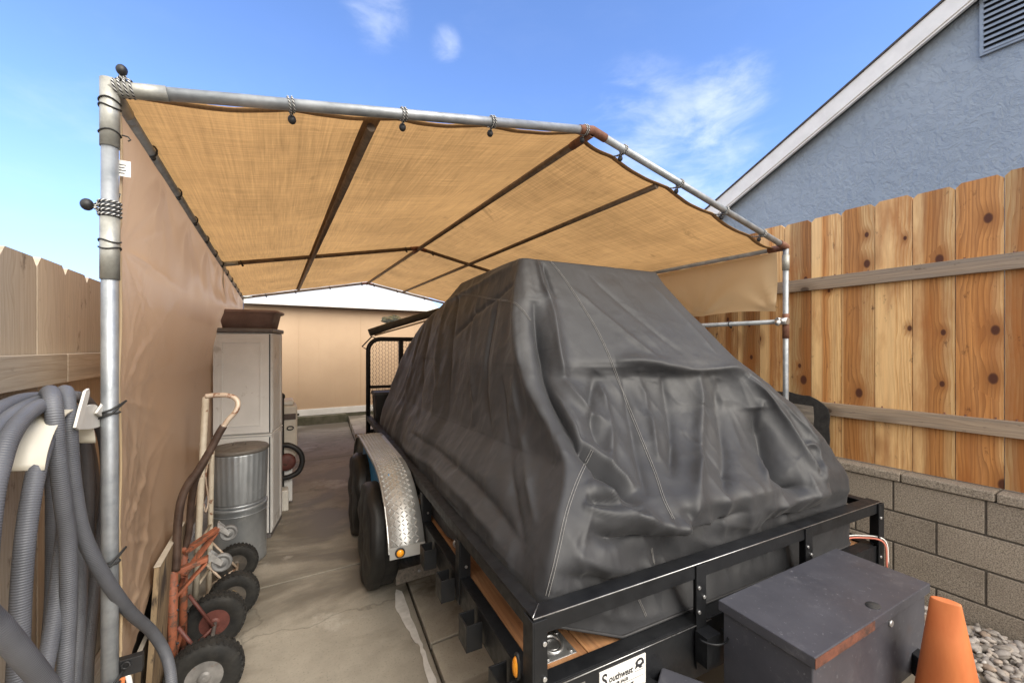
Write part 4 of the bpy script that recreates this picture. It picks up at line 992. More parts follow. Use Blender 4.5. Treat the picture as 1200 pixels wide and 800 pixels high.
strands = [
 [(50,486,-.53),(54,466,-.50),(59,459,-.465),(63,478,-.437),(67,530,-.432),(74,590,-.43),(80,640,-.43),(80,720,-.43),(76,800,-.43),(74,900,-.43),(72,1000,-.43)],
 [(66,478,-.53),(71,464,-.49),(77,459,-.46),(80,485,-.435),(84,550,-.43),(91,600,-.425),(99,630,-.42),(120,672,-.398),(150,714,-.372),(178,740,-.345),(195,768,-.315),(201,800,-.295),(202,850,-.29),(196,930,-.30),(180,1010,-.33)],
 [(70,500,-.55),(62,535,-.548),(62,600,-.548),(61,700,-.548),(53,800,-.548),(50,900,-.548),(50,990,-.548)],
 [(64,474,-.50),(60,482,-.465),(55,510,-.445),(42,555,-.44),(31,620,-.44),(25,690,-.44),(22,760,-.44),(18,840,-.44),(16,960,-.44)],
 [(70,474,-.53),(52,467,-.525),(28,468,-.52),(2,478,-.515),(-28,500,-.51),(-62,545,-.51),(-84,620,-.51),(-90,720,-.51),(-80,850,-.51)],
 [(66,474,-.50),(50,470,-.495),(25,480,-.485),(0,500,-.48),(-26,532,-.475),(-46,590,-.475),(-56,690,-.475),(-50,850,-.475)],
 [(62,476,-.47),(48,475,-.462),(28,489,-.455),(11,513,-.45),(0,545,-.447),(-10,590,-.445),(-18,690,-.445),(-16,850,-.445)],
 [(70,478,-.53),(84,465,-.51),(98,468,-.50),(112,486,-.495),(122,515,-.493),(125,555,-.493),(121,615,-.493),(111,690,-.493),(101,780,-.493),(97,900,-.493)],
 [(78,484,-.54),(90,482,-.535),(100,515,-.53),(104,590,-.53),(101,690,-.53),(92,800,-.53),(88,930,-.53)],
 [(84,486,-.56),(98,500,-.556),(110,560,-.556),(112,630,-.556),(107,710,-.556),(99,800,-.556),(96,930,-.556)],
 [(80,590,-.452),(74,640,-.452),(68,690,-.452),(60,745,-.452),(50,800,-.452),(44,880,-.452)],
 [(118,620,-.512),(112,690,-.512),(104,760,-.512),(102,800,-.512),(100,900,-.512)],
 [(90,600,-.475),(94,680,-.475),(90,760,-.475),(86,820,-.475),(84,930,-.475)],
 [(-40,700,-.37),(-15,722,-.365),(5,742,-.36),(27,768,-.355),(50,796,-.35),(72,830,-.345),(92,880,-.35)],
]
b = MB()
for s in strands: b.tube(spline([PX(u, v, x) for u, v, x in s], 8), .0160, 14)
solo('hose', b, M['hose'], 'grey ribbed hose coiled over the cream hanger on the left fence', 'hose')
# ================================================================== HAND TRUCKS
def tyre_wheel(c, r, w, parent, hubmat, tread=True, name='wheel'):
    Mx = Matrix.Translation(c) @ Matrix.Rotation(R(-90), 4, 'X')      # axis along +y
    Mx = Matrix.Translation(c) @ Matrix.Rotation(R(90), 4, 'X')
    q = MB(); hw = w/2
    prof = []
    for k in range(15):
        a = math.pi*2*k/14; 
    q.lathe([(r*.46,-hw*.62),(r*.58,-hw*.9),(r*.82,-hw),(r*.94,-hw*.78),(r*.985,-hw*.4),(r,0),(r*.985,hw*.4),(r*.94,hw*.78),(r*.82,hw),(r*.58,hw*.9),(r*.46,hw*.62)], Mx, 48)
    if tread:
        n = 34
        for k in range(n):
            for s in (-1,1):
                a = 2*math.pi*(k+(.5 if s > 0 else 0))/n; da = math.pi/n*.62
                P = []
                for rr in (r*.965, r*1.022):
                    for (aa, z) in ((a-da, s*hw*.06),(a+da, s*hw*.06+s*.004),(a+da, s*hw*.72),(a-da*.6, s*hw*.80)):
                        r2 = rr*(1-.045*(abs(z)/hw)**2*1.2); P.append(Mx @ Vector((r2*math.cos(aa), r2*math.sin(aa), z)))
                q.hexa(P if s > 0 else [P[i] for i in (1,0,3,2,5,4,7,6)])
    wl = part(name, q, M['rubber'], parent)
    q = MB(); q.lathe([(r*.48,hw*.68),(r*.455,hw*.60),(r*.36,hw*.36),(r*.30,hw*.24),(r*.2,hw*.34),(r*.17,hw*.8),(r*.10,hw*.86),(1e-5,hw*.86)], Mx, 28)
    q.lathe([(1e-5,-hw*.86),(r*.10,-hw*.86),(r*.17,-hw*.8),(r*.2,-hw*.34),(r*.30,-hw*.24),(r*.36,-hw*.36),(r*.455,-hw*.60),(r*.48,-hw*.68)], Mx, 28)
    part('hub', q, hubmat, wl); return wl
t = thing('hand_truck', 'rusty orange hand truck with brown bent handle and two fat black tyres', 'hand truck', (-.33,2.5,0))
tyre_wheel(Vector((-.262,2.262,.146)), .147, .09, t, M['wheel_grey'])
tyre_wheel(Vector((-.268,2.69,.140)), .140, .085, t, M['dark_red'])
b = MB(); b.tube([(-.265,2.22,.141),(-.265,2.74,.141)], .010, 10); part('axle', b, M['wheel_grey'], t)
for y in (2.345,2.60):
    b = MB(); b.tube([(-.392,y,.03),(-.386,y,.60)], .0175, 14); fr = part('frame_tube', b, M['red_paint'], t)
    b = MB()
    for z in (.12,.27,.42,.53): b.tube([(-.375,y-.004,z),(-.366,y-.004,z)], .005, 8)
    part('bolt_hole', b, M['dark_ink'], fr)
for y in (2.345,2.62):
    b = MB(); b.tube([(-.37,y,.34),(-.268,y,.145)], .0085, 8); b.tube([(-.37,y,.055),(-.268,y,.14)], .0085, 8); b.tube([(-.268,y,.145),(-.262,y,.035)], .0085, 8)
    part('axle_brace', b, M['dark_red'], t)
b = MB(); b.box((-.395,2.33,.012),(-.385,2.62,.10)); b.box((-.385,2.33,.012),(-.20,2.62,.018)); part('toe_plate', b, M['dark_red'], t, .002)
for z in (.20,.44): b = MB(); b.tube([(-.388,2.345,z),(-.388,2.60,z)], .011, 10); part('cross_bar', b, M['red_paint'], t)
hp = [(206,668),(207,640),(209,608),(213,584),(221,566),(232,551),(246,528),(257,507),(262,499)]
b = MB(); b.tube(spline([PY(u, v, 2.345) for u, v in hp], 6), .0165, 14); part('handle', b, M['brown_paint'], t)
b = MB(); b.tube(spline([PY(u, v, 2.345+k) for u, v, k in ((260,502,0),(268,491,0),(276,482,0),(279,473,0.01),(275,466,.02),(265,463,.03),(252,463,.05),(241,464,.06))], 6), .0115, 12); part('handle_loop', b, M['worn_tube'], t)
b = MB(); b.tube(spline([Vector((-.386,2.60,.58)), PY(221,625,2.60), PY(224,590,2.58), PY(229,562,2.52), PY(240,540,2.42)], 6), .0155, 12); part('handle', b, M['brown_paint'], t)
for y in (2.40,2.76):
    b = MB(); b.beam((-.386,min(y,2.60)-.02,.575),(-.262,y,.60), .035, .022); b.beam((-.386,min(y,2.60)-.02,.46),(-.268,y,.585), .034, .012); o = part('caster_bracket', b, M['red_paint'], t, .004)
    b = MB(); b.box((-.262,y-.02,.585),(-.255,y+.02,.635))
    for s in (-1,1): b.hexa([(-.256,y+s*.017-.0012,.59),(-.215,y+s*.017-.0012,.555),(-.215,y+s*.017+.0012,.555),(-.256,y+s*.017+.0012,.59),(-.256,y+s*.017-.0012,.63),(-.205,y+s*.017-.0012,.575),(-.205,y+s*.017+.0012,.575),(-.256,y+s*.017+.0012,.63)])
    cs_ = part('caster_fork', b, M['zinc'], o)
    Mx = Matrix.Translation((-.213,y,.565)) @ Matrix.Rotation(R(90), 4, 'X'); b = MB(); b.lathe([(.006,-.016),(.018,-.013),(.020,-.008),(.030,-.008),(.031,-.013),(.041,-.012),(.043,0),(.041,.012),(.031,.013),(.030,.008),(.020,.008),(.018,.013),(.006,.016)], Mx, 28)
    part('caster_wheel', b, M['caster'] if 'caster' in M else M['black_plastic'], o)
t = thing('hand_truck', 'cream tubular hand truck with chipped paint leaning behind the rusty orange one', 'hand truck', (-.3,3.1,0))
tyre_wheel(Vector((-.200,2.93,.128)), .128, .080, t, M['dark_hub']); tyre_wheel(Vector((-.215,3.36,.126)), .126, .075, t, M['dark_hub'])
b = MB(); b.tube([(-.208,2.88,.127),(-.208,3.42,.127)], .009, 10); part('axle', b, M['worn_tube'], t)
b = MB(); b.tube([PY(229,700,2.87),PY(232,640,2.87),PY(237,540,2.87),PY(241,465,2.87)], .0165, 12); part('frame_tube', b, M['cream_paint'], t)
b = MB(); b.tube([PY(244,715,3.24),PY(246,640,3.24),PY(248,540,3.24),PY(248.5,520,3.24)], .0150, 12); part('frame_tube', b, M['cream_paint'], t)
for v in (560,640,690): b = MB(); b.tube([PY(236-(v-540)*.05,v,2.87), PY(247,v-26,3.24)], .008, 8); part('cross_bar', b, M['cream_paint'], t)
b = MB(); b.tube(spline([PY(243,545,3.0),PY(241,560,2.95),PY(244,585,2.97),PY(241,600,2.95),PY(239,590,2.95)], 5), .004, 6); part('chain', b, M['worn_tube'], t)
for y in (2.98,3.28): b = MB(); b.tube([(-.345,y,.33),(-.21,y,.13)], .007, 8); b.tube([(-.36,y,.05),(-.21,y,.12)], .007, 8); part('axle_brace', b, M['worn_tube'], t)
b = MB(); b.box((-.385,2.9,.01),(-.22,3.25,.016)); part('toe_plate', b, M['worn_tube'], t)
# ================================================================== BOARDS LEANING ON THE FENCE UNDER THE TARP
def leaning(name, y0, y1, z1, xb, xt, th, mat, label, grp=None, edge=None, cut=0):
    b = MB(); b.hexa([(xb,y0,0),(xb+th,y0,0),(xb+th,y1,0),(xb,y1,0),(xt,y0,z1),(xt+th,y0,z1),(xt+th,y1,z1-cut),(xt,y1,z1-cut)])
    if edge:
        b.m = 1; e = .0015
        b.hexa([(xt-e,y0-.004,z1+.0005),(xt+th+e,y0-.004,z1+.0005),(xt+th+e,y1,z1-cut+.0005),(xt-e,y1,z1-cut+.0005),(xt-e,y0-.004,z1+.004),(xt+th+e,y0-.004,z1+.004),(xt+th+e,y1,z1-cut+.004),(xt-e,y1,z1-cut+.004)])
    return solo(name, b, [mat, M['ply_pale']] if edge else mat, label, 'board', grp)
leaning('plywood_sheet', 2.09, 2.62, .735, -.445, -.402, .018, M['ply_edge'], 'weathered brown plywood sheet with pale top edge standing beside the rusty hand truck', None, True, .02)
leaning('plywood_sheet', 1.98, 2.5, .42, -.475, -.452, .012, M['ply_edge'], 'short thin plywood offcut with pale edge standing low behind the hose end', None, True, .0)
leaning('board', 2.14, 2.7, .615, -.545, -.475, .02, M['dark_board'], 'dark stained board leaning on the fence under the tan tarp edge')
leaning('board', 1.80, 2.3, .30, -.56, -.50, .022, M['old_wood'], 'low rough timber board at the foot of the left fence')
b = MB(); c = PY(144,778,1.60); b.box((c.x-.012,c.y-.012,c.z-.03),(c.x+.045,c.y+.012,c.z+.018)); b.tube([c+Vector((.01,-.016,.004))+Vector((.009*math.cos(a),0,.009*math.sin(a))) for a in [2*math.pi*k/14 for k in range(14)]], .003, 6, True)
b.m = 1; b.beam(c+Vector((.0,-.004,-.03)), c+Vector((-.01,-.006,-.12)), .022, .014); b.m = 2; b.tube([c+Vector((.012,-.006,-.03)), c+Vector((.018,-.01,-.06))], .007, 8)
part('spring_clamp', b, [M['black_plastic'], M['orange'], M['paper']], can, .002)
# ================================================================== CABINET, TUB, CANS
CA = R(-12); CM = Matrix.Translation((-.013,3.97,0)) @ Matrix.Rotation(CA, 4, 'Z')      # origin: front right corner, -x along the front
t = thing('storage_cabinet', 'tall light grey resin storage cabinet with dark top and panelled doors', 'cabinet', (-.013,3.97,0), CA)
W_, D_ = .42, .42
def cbox(b, lo, hi): b.box(lo, hi, CM)
for z0, z1, nm in ((.035,.858,'lower_unit'),(.872,1.715,'upper_unit')):
    b = MB(); cbox(b, (-W_,.012,z0),(0,D_,z1)); un = part(nm, b, M['cabinet'], t, .012)
    b = MB(); cbox(b, (-W_+.006,-.006,z0+.012),(-.016,.011,z1-.012)); d = part('door', b, M['cabinet'], un, .004)
    b = MB(); x0, x1, a0, a1, w2 = -W_+.065, -.075, z0+.075, z1-.075, .007
    for lo, hi in (((x0,-.0125,a0),(x1,-.0062,a0+w2)),((x0,-.0125,a1-w2),(x1,-.0062,a1)),((x0,-.0125,a0+w2),(x0+w2,-.0062,a1-w2)),((x1-w2,-.0125,a0+w2),(x1,-.0062,a1-w2))): cbox(b, lo, hi)
    x0 -= .026; x1 += .026; a0 -= .026; a1 += .026; w2 = .004
    for lo, hi in (((x0,-.008,a0),(x1,-.0062,a0+w2)),((x0,-.008,a1-w2),(x1,-.0062,a1)),((x0,-.008,a0+w2),(x0+w2,-.0062,a1-w2)),((x1-w2,-.008,a0+w2),(x1,-.0062,a1-w2))): cbox(b, lo, hi)
    part('panel_moulding', b, M['cabinet'], d, .001)
    b = MB(); cbox(b, (-.0155,-.004,z0+.012),(-.009,.0115,z1-.012)); part('door_gap', b, M['dark_ink'], un)
    b = MB(); cbox(b, (-.002,.04,z0+.03),(.004,.075,z1-.03)); cbox(b, (-.002,.32,z0+.03),(.004,.38,z1-.03)); part('side_rib', b, M['cabinet'], un, .003)
b = MB(); cbox(b, (-W_-.010,-.016,1.716),(.012,D_+.008,1.752)); part('top', b, M['cabinet_dark'], t, .010)
b = MB(); cbox(b, (-W_-.003,-.004,.859),(.003,D_+.003,.871)); part('mid_band', b, M['cabinet'], t, .003)
b = MB(); cbox(b, (-W_+.004,.004,0),(-.004,D_-.004,.034)); part('base', b, M['cabinet_dark'], t, .004)
b = MB(); c0 = CM @ Vector((-W_/2+.015,D_/2-.02,0))
def rrect(w, d, r, z, n=6):
    P = []
    for cx, cy, a0 in ((w-r,d-r,0),(-w+r,d-r,90),(-w+r,-d+r,180),(w-r,-d+r,270)):
        for k in range(n+1): a = R(a0+90*k/n); P.append(CM.to_3x3() @ Vector((cx+r*math.cos(a),cy+r*math.sin(a),0)) + Vector((c0.x,c0.y,z)))
    return P
rings = [rrect(.18,.15,.05,1.7535),rrect(.205,.165,.055,1.875),rrect(.21,.17,.055,1.876),rrect(.228,.186,.06,1.885),rrect(.233,.19,.06,1.895),rrect(.228,.186,.06,1.906),rrect(.21,.17,.055,1.904),rrect(.198,.158,.05,1.87),rrect(.172,.14,.045,1.765)]
o0 = len(b.v); m = len(rings[0])
for r_ in rings: b.v += r_
b.face([o0+k for k in range(m)][::-1])
for j in range(len(rings)-1):
    for k in range(m): k2 = (k+1) % m; b.face((o0+j*m+k,o0+j*m+k2,o0+(j+1)*m+k2,o0+(j+1)*m+k), True)
b.face([o0+(len(rings)-1)*m+k for k in range(m)])
solo('plastic_tub', b, M['terracotta'], 'brown plastic tub with flared rim resting on top of the grey cabinet', 'tub')
cx, cy = -.222, 3.715
t = thing('metal_drum', 'smooth galvanised metal drum on the ground under the ribbed can', 'drum', (cx,cy,0)); Mx = Matrix.Translation((cx,cy,0))
b = MB(); b.lathe([(.178,0),(.180,.01),(.178,.03),(.180,.40),(.186,.405),(.187,.415),(.186,.424),(.176,.426)], Mx, 48); b.lathe([(.176,.4255),(.001,.4255)], Mx, 48); part('body', b, M['galv_can'], t)
b = MB(); b.tube([(cx+.1815*math.cos(a),cy+.1815*math.sin(a),.370) for a in [2*math.pi*k/48 for k in range(48)]], .0035, 6, True); part('bead', b, M['galv_can'], t)
t = thing('trash_can', 'ribbed galvanised trash can with flat lid standing on the smooth drum', 'trash can', (cx,cy,.4275)); Mx = Matrix.Translation((cx,cy,.4275))
b = MB(); b.lathe([(.168,0),(.172,.004),(.174,.02)], Mx, 144)
b.lathe([(.174,.02),(.1745,.035),(.185,.375),(.1852,.39)], Mx, 144, True, lambda a, z: 1+(.022*(.5+.5*math.cos(a*30))**1.3 if .03 < z < .38 else 0)); b.lathe([(.1852,.39),(.186,.40)], Mx, 144); part('body', b, M['galv_can'], t)
b = MB(); b.lathe([(.191,.388),(.194,.392),(.194,.412),(.188,.418),(.12,.428),(.05,.431),(1e-5,.432)], Mx, 48); li = part('lid', b, M['can_lid'], t)
b = MB(); b.tube([Mx @ Vector(p) for p in ((-.04,.0,.43),(-.035,0,.450),(.035,0,.450),(.04,0,.43))], .005, 8); part('lid_handle', b, M['can_lid'], li)
# ================================================================== MACHINE BEHIND THE CABINET
t = thing('utility_machine', 'cream upright machine with coiled black hose standing behind the grey cabinet', 'machine', (.10,4.85,0))
b = MB(); b.box((-.03,4.72,.47),(.215,5.0,1.0)); bd = part('body', b, M['beige_box'], t, .02)
b = MB(); b.box((-.02,4.74,1.0),(.185,4.98,1.055)); part('top_cover', b, M['white_plastic'], t, .02)
b = MB(); b.box((.09,4.710,.86),(.20,4.719,.92)); part('label_panel', b, M['brown_paint'], bd, .002)
b = MB(); b.tube([(.15+.028*math.cos(a),4.712,.775+.018*math.sin(a)) for a in [2*math.pi*k/16 for k in range(16)]], .006, 6, True); b.sphere((.222,4.75,.90),.012,6); part('handle', b, M['black_plastic'], bd)
b = MB(); b.tube([(.075,4.70,.2),(.075,4.70,1.08)], .022, 10); b.sphere((.075,4.70,1.10),.03,8,(1,1,1.2)); part('pole', b, M['black_plastic'], t)
b = MB(); b.tube(spline([(.06,4.66,.62),(.14,4.645,.615),(.225,4.64,.55),(.255,4.64,.45),(.225,4.64,.35),(.15,4.645,.305),(.06,4.66,.29)], 6), .026, 10); part('hose', b, M['black_plastic'], t)
Mx = Matrix.Translation((.115,4.70,.44)) @ Matrix.Rotation(R(90), 4, 'X'); b = MB(); b.lathe([(.085,-.03),(.085,.02),(.06,.03),(.02,.035),(1e-5,.035)], Mx, 24); part('reel', b, M['dark_red'], t)
b = MB(); b.box((-.03,4.72,.03),(.17,4.98,.46)); part('pedestal', b, M['cabinet'], t, .01)
b = MB(); b.box((-.06,4.55,.0),(.13,4.69,.20)); solo('foam_block', b, M['white_plastic'], 'small pale box on the ground at the foot of the cream machine', 'box', None, .008)
# ================================================================== THINGS ON AND ROUND THE TRAILER
b = MB(); ZD = ZS-.006
def frus(b, a0, a1, b0, b1, z0, z1, tp):
    b.hexa([T(a0+tp,b0+tp,z0),T(a1-tp,b0+tp,z0),T(a1-tp,b1-tp,z0),T(a0+tp,b1-tp,z0),T(a0,b0,z1),T(a1,b0,z1),T(a1,b1,z1),T(a0,b1,z1)])
t = thing('plastic_bin', 'black plastic bin with thick rim on the trailer deck below the loading gate', 'bin', T(.28,3.85,ZD), TR)
frus(b, .058,.50,3.72,3.98,ZD,1.045,.025); part('body', b, M['black_plastic'], t, .01)
b = MB(); frus(b, .048,.51,3.71,3.985,1.046,1.085,-.004); part('rim', b, M['black_plastic'], t, .006)
b = MB(); b.tube([T(.04,4.10,1.765),T(.3,4.10,1.86),T(1.0,4.10,2.09)], .045, 14); solo('mat_roll', b, M['mat_roll'], 'dark rolled mat lying slanted across the top of the loading gate', 'rolled mat')
b = MB(); b.board((0,-.06,-.009),(.95,.06,.009),0); Mb = TM @ Matrix.Translation((.10,4.04,1.735)) @ Matrix.Rotation(R(-17), 4, 'Y'); b.v = [Mb @ v for v in b.v]; solo('plank', b, M['rail_wood'], 'pale wooden plank under the dark rolled mat on the loading gate', 'plank')
b = MB(); rb = random.Random(5)
def bag(i, j): 
    th = 2*math.pi*i; ph = math.pi*(j-.5); r = .11*(1+.5*nz(math.cos(th)*2, math.sin(th)*2, ph*2)); return T(.34+r*1.1*math.cos(th)*math.cos(ph), 4.23+r*math.sin(th)*math.cos(ph), 1.93+.055*math.sin(ph)*(1+.5*nz(th*2,ph)))
b.grid(bag, 28, 14, False); solo('plastic_bag', b, M['cyan'], 'small crumpled pale blue bag beyond the rolled mat', 'bag')
# toolbox on the tongue
ZB = .68; A_, B_, R__, F_ = [PZ(u, v, ZB) for u, v in ((836,704),(988,639),(1082,687),(961,768))]
cen = (A_+B_+R__+F_)/4; ex = ((B_-A_)+(R__-F_))/2; ey = ((A_-F_)+(B_-R__))/2; ang = math.atan2(ex.y, ex.x); bw, bd_ = ex.length, ey.length
BM = Matrix.Translation((cen.x,cen.y,0)) @ Matrix.Rotation(ang, 4, 'Z')
t = thing('toolbox', 'black steel toolbox with dusty flat lid and rusty front edge beside the orange cone', 'toolbox', (cen.x,cen.y,.36), ang)
b = MB(); b.box((-bw/2+.012,-bd_/2+.012,.365),(bw/2-.012,bd_/2-.012,ZB-.012), BM); bo = part('body', b, M['toolbox'], t, .004)
b = MB(); b.box((-bw/2,-bd_/2,ZB-.036),(bw/2,bd_/2,ZB), BM); li = part('lid', b, M['toolbox'], t, .003)
b = MB(); b.box((-bw/2+.0,-bd_/2-.0015,ZB-.034),(-bw/2+.37,-bd_/2-.0004,ZB-.003), BM); part('rusty_edge', b, M['rust_edge'], li)
b = MB(); b.tube([BM @ Vector((.10,-bd_/2+.012,ZB-.062)), BM @ Vector((.10,-bd_/2+.004,ZB-.062))], .011, 16); part('lock', b, M['zinc'], bo)
b = MB(); Mx = BM @ Matrix.Translation((.045,-bd_/2+.038,ZB)); b.lathe([(.026,.0003),(.026,.0012),(.0001,.0013)], Mx @ Matrix.Diagonal((1.1,.8,1,1)), 20); part('round_plug', b, M['felt'], li)
# small black case next to it
c = PZ(777,783,.46); e = PZ(826,801,.46); ang2 = math.atan2(e.y-c.y, e.x-c.x); KM = Matrix.Translation((c.x,c.y,0)) @ Matrix.Rotation(ang2, 4, 'Z')
t = thing('battery_case', 'small black case with red marks at the foot of the trailer sill', 'case', (c.x,c.y,0), ang2)
b = MB(); b.box((.0,-.15,.22),(.24,.0,.445), KM); bo = part('body', b, M['black_plastic'], t, .006); b = MB(); b.box((-.006,-.156,.446),(.246,.006,.462), KM); part('lid', b, M['toolbox'], t, .005)
b = MB()
for k in range(3): b.hexa([KM @ Vector(p) for p in ((.035+.018*k,-.1515,.40),(.041+.018*k,-.1515,.40),(.041+.018*k,-.1503,.40),(.035+.018*k,-.1503,.40),(.043+.018*k,-.1515,.434),(.050+.018*k,-.1515,.434),(.050+.018*k,-.1503,.434),(.043+.018*k,-.1503,.434))])
part('red_mark', b, M['red_vinyl'], bo)
b = MB(); b.box((.04,-.11,.0),(.20,-.04,.219), KM); part('pedestal', b, M['black_steel'], t)
# traffic cone
tc_ = .00285; tip = C0 + ray(1108,703)*tc_; t = thing('traffic_cone', 'faded orange traffic cone with worn flat tip on the gravel edge', 'traffic cone', (tip.x+.05,tip.y,0))
h = tip.z; tl = Matrix.Translation(tip) @ Matrix.Rotation(R(-5.5), 4, 'Y') @ Matrix.Translation((0,0,-h))
prof = [(.150,.022),(.146,.03),(.136,.045)]
for k in range(1, 15): z = .045+(h-.05)*k/14; prof.append((.134-(.134-.037)*k/14, z))
prof += [(.0355,h-.001),(.033,h),(.02,h-.001),(1e-4,h-.002)]
b = MB(); b.lathe(prof, tl, 40)
dv = (tip-C0); dv.z = 0; dv.normalize()          # the soft tip is pinched flat
for i, v in enumerate(b.v):
    f = max(0, min(1, (v.z-(h-.16))/.16)); dd = (v-tip).dot(dv); b.v[i] = v - dv*dd*.72*f*f*(3-2*f)
part('cone_body', b, M['orange'], t)
b = MB(); b.box((-.19,-.19,.001),(.19,.19,.026), Matrix.Translation((tip.x+.07,tip.y,0)) @ Matrix.Rotation(R(20),4,'Z')); part('cone_base', b, M['orange'], t, .01)
# felt-edged board leaning on the fence
def fp(u, v, X=3.548): p = PX(u, v, X); p.z = max(p.z, .778); return p
t = thing('felt_edged_board', 'rough board with torn black felt edging leaning on the cedar fence behind the canopy post', 'board', (3.55,1.6,.776))
P = [fp(*p) for p in ((870,452),(890,455),(904,457),(915,459),(923,458.5),(931,461),(940,463),(948,463.5),(957,468),(964,473),(970,479),(972,487),(971,500),(972,515),(971,530),(970,548))]+[Vector((3.548,P_,.778)) for P_ in (fp(970,548).y, fp(870,500).y)]
P = [p+Vector((0,.004*nz(i*2.1),.004*nz(i*3.3,4))) if i < 15 else p for i, p in enumerate(P)]
b = MB(); b.prism(P, (.012,0,0)); part('felt_edge', b, M['felt'], t)
P = [fp(*p) for p in ((870,470),(905,471),(925,472),(940,474),(953,476),(954,490),(952,510),(950,560))]+[Vector((3.548,fp(870,520).y,.779))]
b = MB(); b.prism([p+Vector((-.003,0,0)) for p in P], (.0028,0,0)); part('board', b, M['old_wood'], t)
# timber block and blue chock by the wheels
p0 = PZ(464,686,0); p1 = PZ(516,670,0); d = (p1-p0); d.z = 0; L_ = .42; a3 = math.atan2(d.y, d.x); WMx = Matrix.Translation(p0) @ Matrix.Rotation(a3, 4, 'Z')
b = MB(); b.board((0,0,.001),(L_,.14,.098),0, WMx); b.m = 1; b.tube([WMx @ Vector((.16,.002,.055)), WMx @ Vector((.16,-.004,.055))], .010, 12); solo('timber_block', b, [M['old_wood'], M['steel_edge']], 'grey weathered timber block lying by the trailer wheel', 'timber block', None, .003)
p0 = Vector((.78,2.925,0)); cm = Matrix.Translation(p0) @ Matrix.Rotation(R(-4), 4, 'Z')
b = MB(); b.prism([cm @ Vector(p) for p in ((0,0,.0),(0,.20,0),(0,.20,.05),(0,.06,.19),(0,0,.19))][::-1], cm.to_3x3() @ Vector((.16,0,0))); solo('wheel_chock', b, M['blue'], 'blue plastic wheel chock tucked under the tread plate fender', 'wheel chock', None, .008)
# ================================================================== COVERED VEHICLE
import numpy as np
from mathutils.bvhtree import BVHTree
cv_ = thing('covered_vehicle', 'large vehicle under a dark grey stitched cover standing on the trailer', 'covered vehicle', T(1.04,1.6,ZS-.006), TR)
# outline of the covered shape at rising heights: z, corners front left / front right / rear right / rear left, corner radius, dent of the front
LV = [(.566,(.07,.059),(1.98,.059),(1.98,3.52),(.08,3.55),.10,.0),(.70,(.067,.062),(1.975,.068),(1.985,3.51),(.078,3.53),.09,.045),(.80,(.068,.060),(1.975,.068),(1.985,3.5),(.075,3.52),.09,.035),
      (.88,(.11,.075),(1.955,.070),(1.97,3.47),(.085,3.49),.09,-.040),(.97,(.18,.11),(1.925,.078),(1.955,3.45),(.10,3.47),.10,-.038),(1.12,(.31,.27),(1.86,.12),(1.92,3.4),(.14,3.4),.10,.085),
      (1.27,(.345,.41),(1.79,.21),(1.88,3.33),(.18,3.33),.10,.14),(1.44,(.358,.64),(1.67,.34),(1.83,3.2),(.225,3.2),.09,.075),(1.52,(.362,.70),(1.625,.43),(1.80,3.13),(.25,3.13),.09,-.012),
      (1.80,(.42,.86),(1.60,.74),(1.72,2.85),(.34,2.85),.08,0),(2.04,(.475,.985),(1.60,.99),(1.62,2.27),(.47,2.27),.06,0),(2.115,(.495,1.025),(1.588,1.045),(1.575,2.14),(.505,2.14),.05,0)]
NU, NV, NCAP = 640, 210, 30
LL = [0]
for a, b_ in zip(LV, LV[1:]): LL.append(LL[-1]+math.sqrt((b_[0]-a[0])**2+(b_[1][0]-a[1][0])**2+(b_[1][1]-a[1][1])**2))
def ring_pts(j):
    t = j*LL[-1]; k = 0
    while k < len(LV)-2 and LL[k+1] < t: k += 1
    f = (t-LL[k])/(LL[k+1]-LL[k]); A, B = LV[k], LV[k+1]; lerp = lambda q: (A[q][0]*(1-f)+B[q][0]*f, A[q][1]*(1-f)+B[q][1]*f)
    z = A[0]*(1-f)+B[0]*f; r = A[5]*(1-f)+B[5]*f; bul = A[6]*(1-f)+B[6]*f; C = [Vector((*lerp(q), z)) for q in (1,2,3,4)]; P = []
    for i in range(4):
        c, p, n = C[i], C[i-1], C[(i+1) % 4]; a = c+(p-c).normalized()*r; e = c+(n-c).normalized()*r
        P += [a*(1-q/12)**2+c*2*(q/12)*(1-q/12)+e*(q/12)**2 for q in range(13)]
    out = []
    for i in range(len(P)):
        a, e = P[i], P[(i+1) % len(P)]; m = max(1, int((e-a).length/.012))
        for q in range(m):
            p = a.lerp(e, q/m)
            if i == 12: s = q/m; p.y += bul*(math.sin(math.pi*s)**.6 if s > 0 else 0)
            out.append(p)
    A_ = np.array(out+[out[0]]); wy = 1+3.2*np.clip((1.5-.5*(A_[1:, 1]+A_[:-1, 1]))/.5, 0, 1)*np.clip((1.99-.5*(A_[1:, 0]+A_[:-1, 0]))/.2+.25, .25, 1); L_ = np.concatenate([[0], np.cumsum(np.linalg.norm(np.diff(A_, axis=0), axis=1)*wy)])
    tt = np.linspace(0, L_[-1], NU, endpoint=False); return np.stack([np.interp(tt, L_, A_[:, q]) for q in range(3)], 1)
G_ = np.array([ring_pts(j/NV) for j in range(NV+1)])           # NV+1, NU, 3
for _ in range(7):                                             # ease the horizontal breaks between levels
    S = G_.copy(); S[1:-1] = .5*G_[1:-1]+.25*(G_[:-2]+G_[2:]); S[0] = G_[0]; S[-1] = G_[-1]; G_ = S
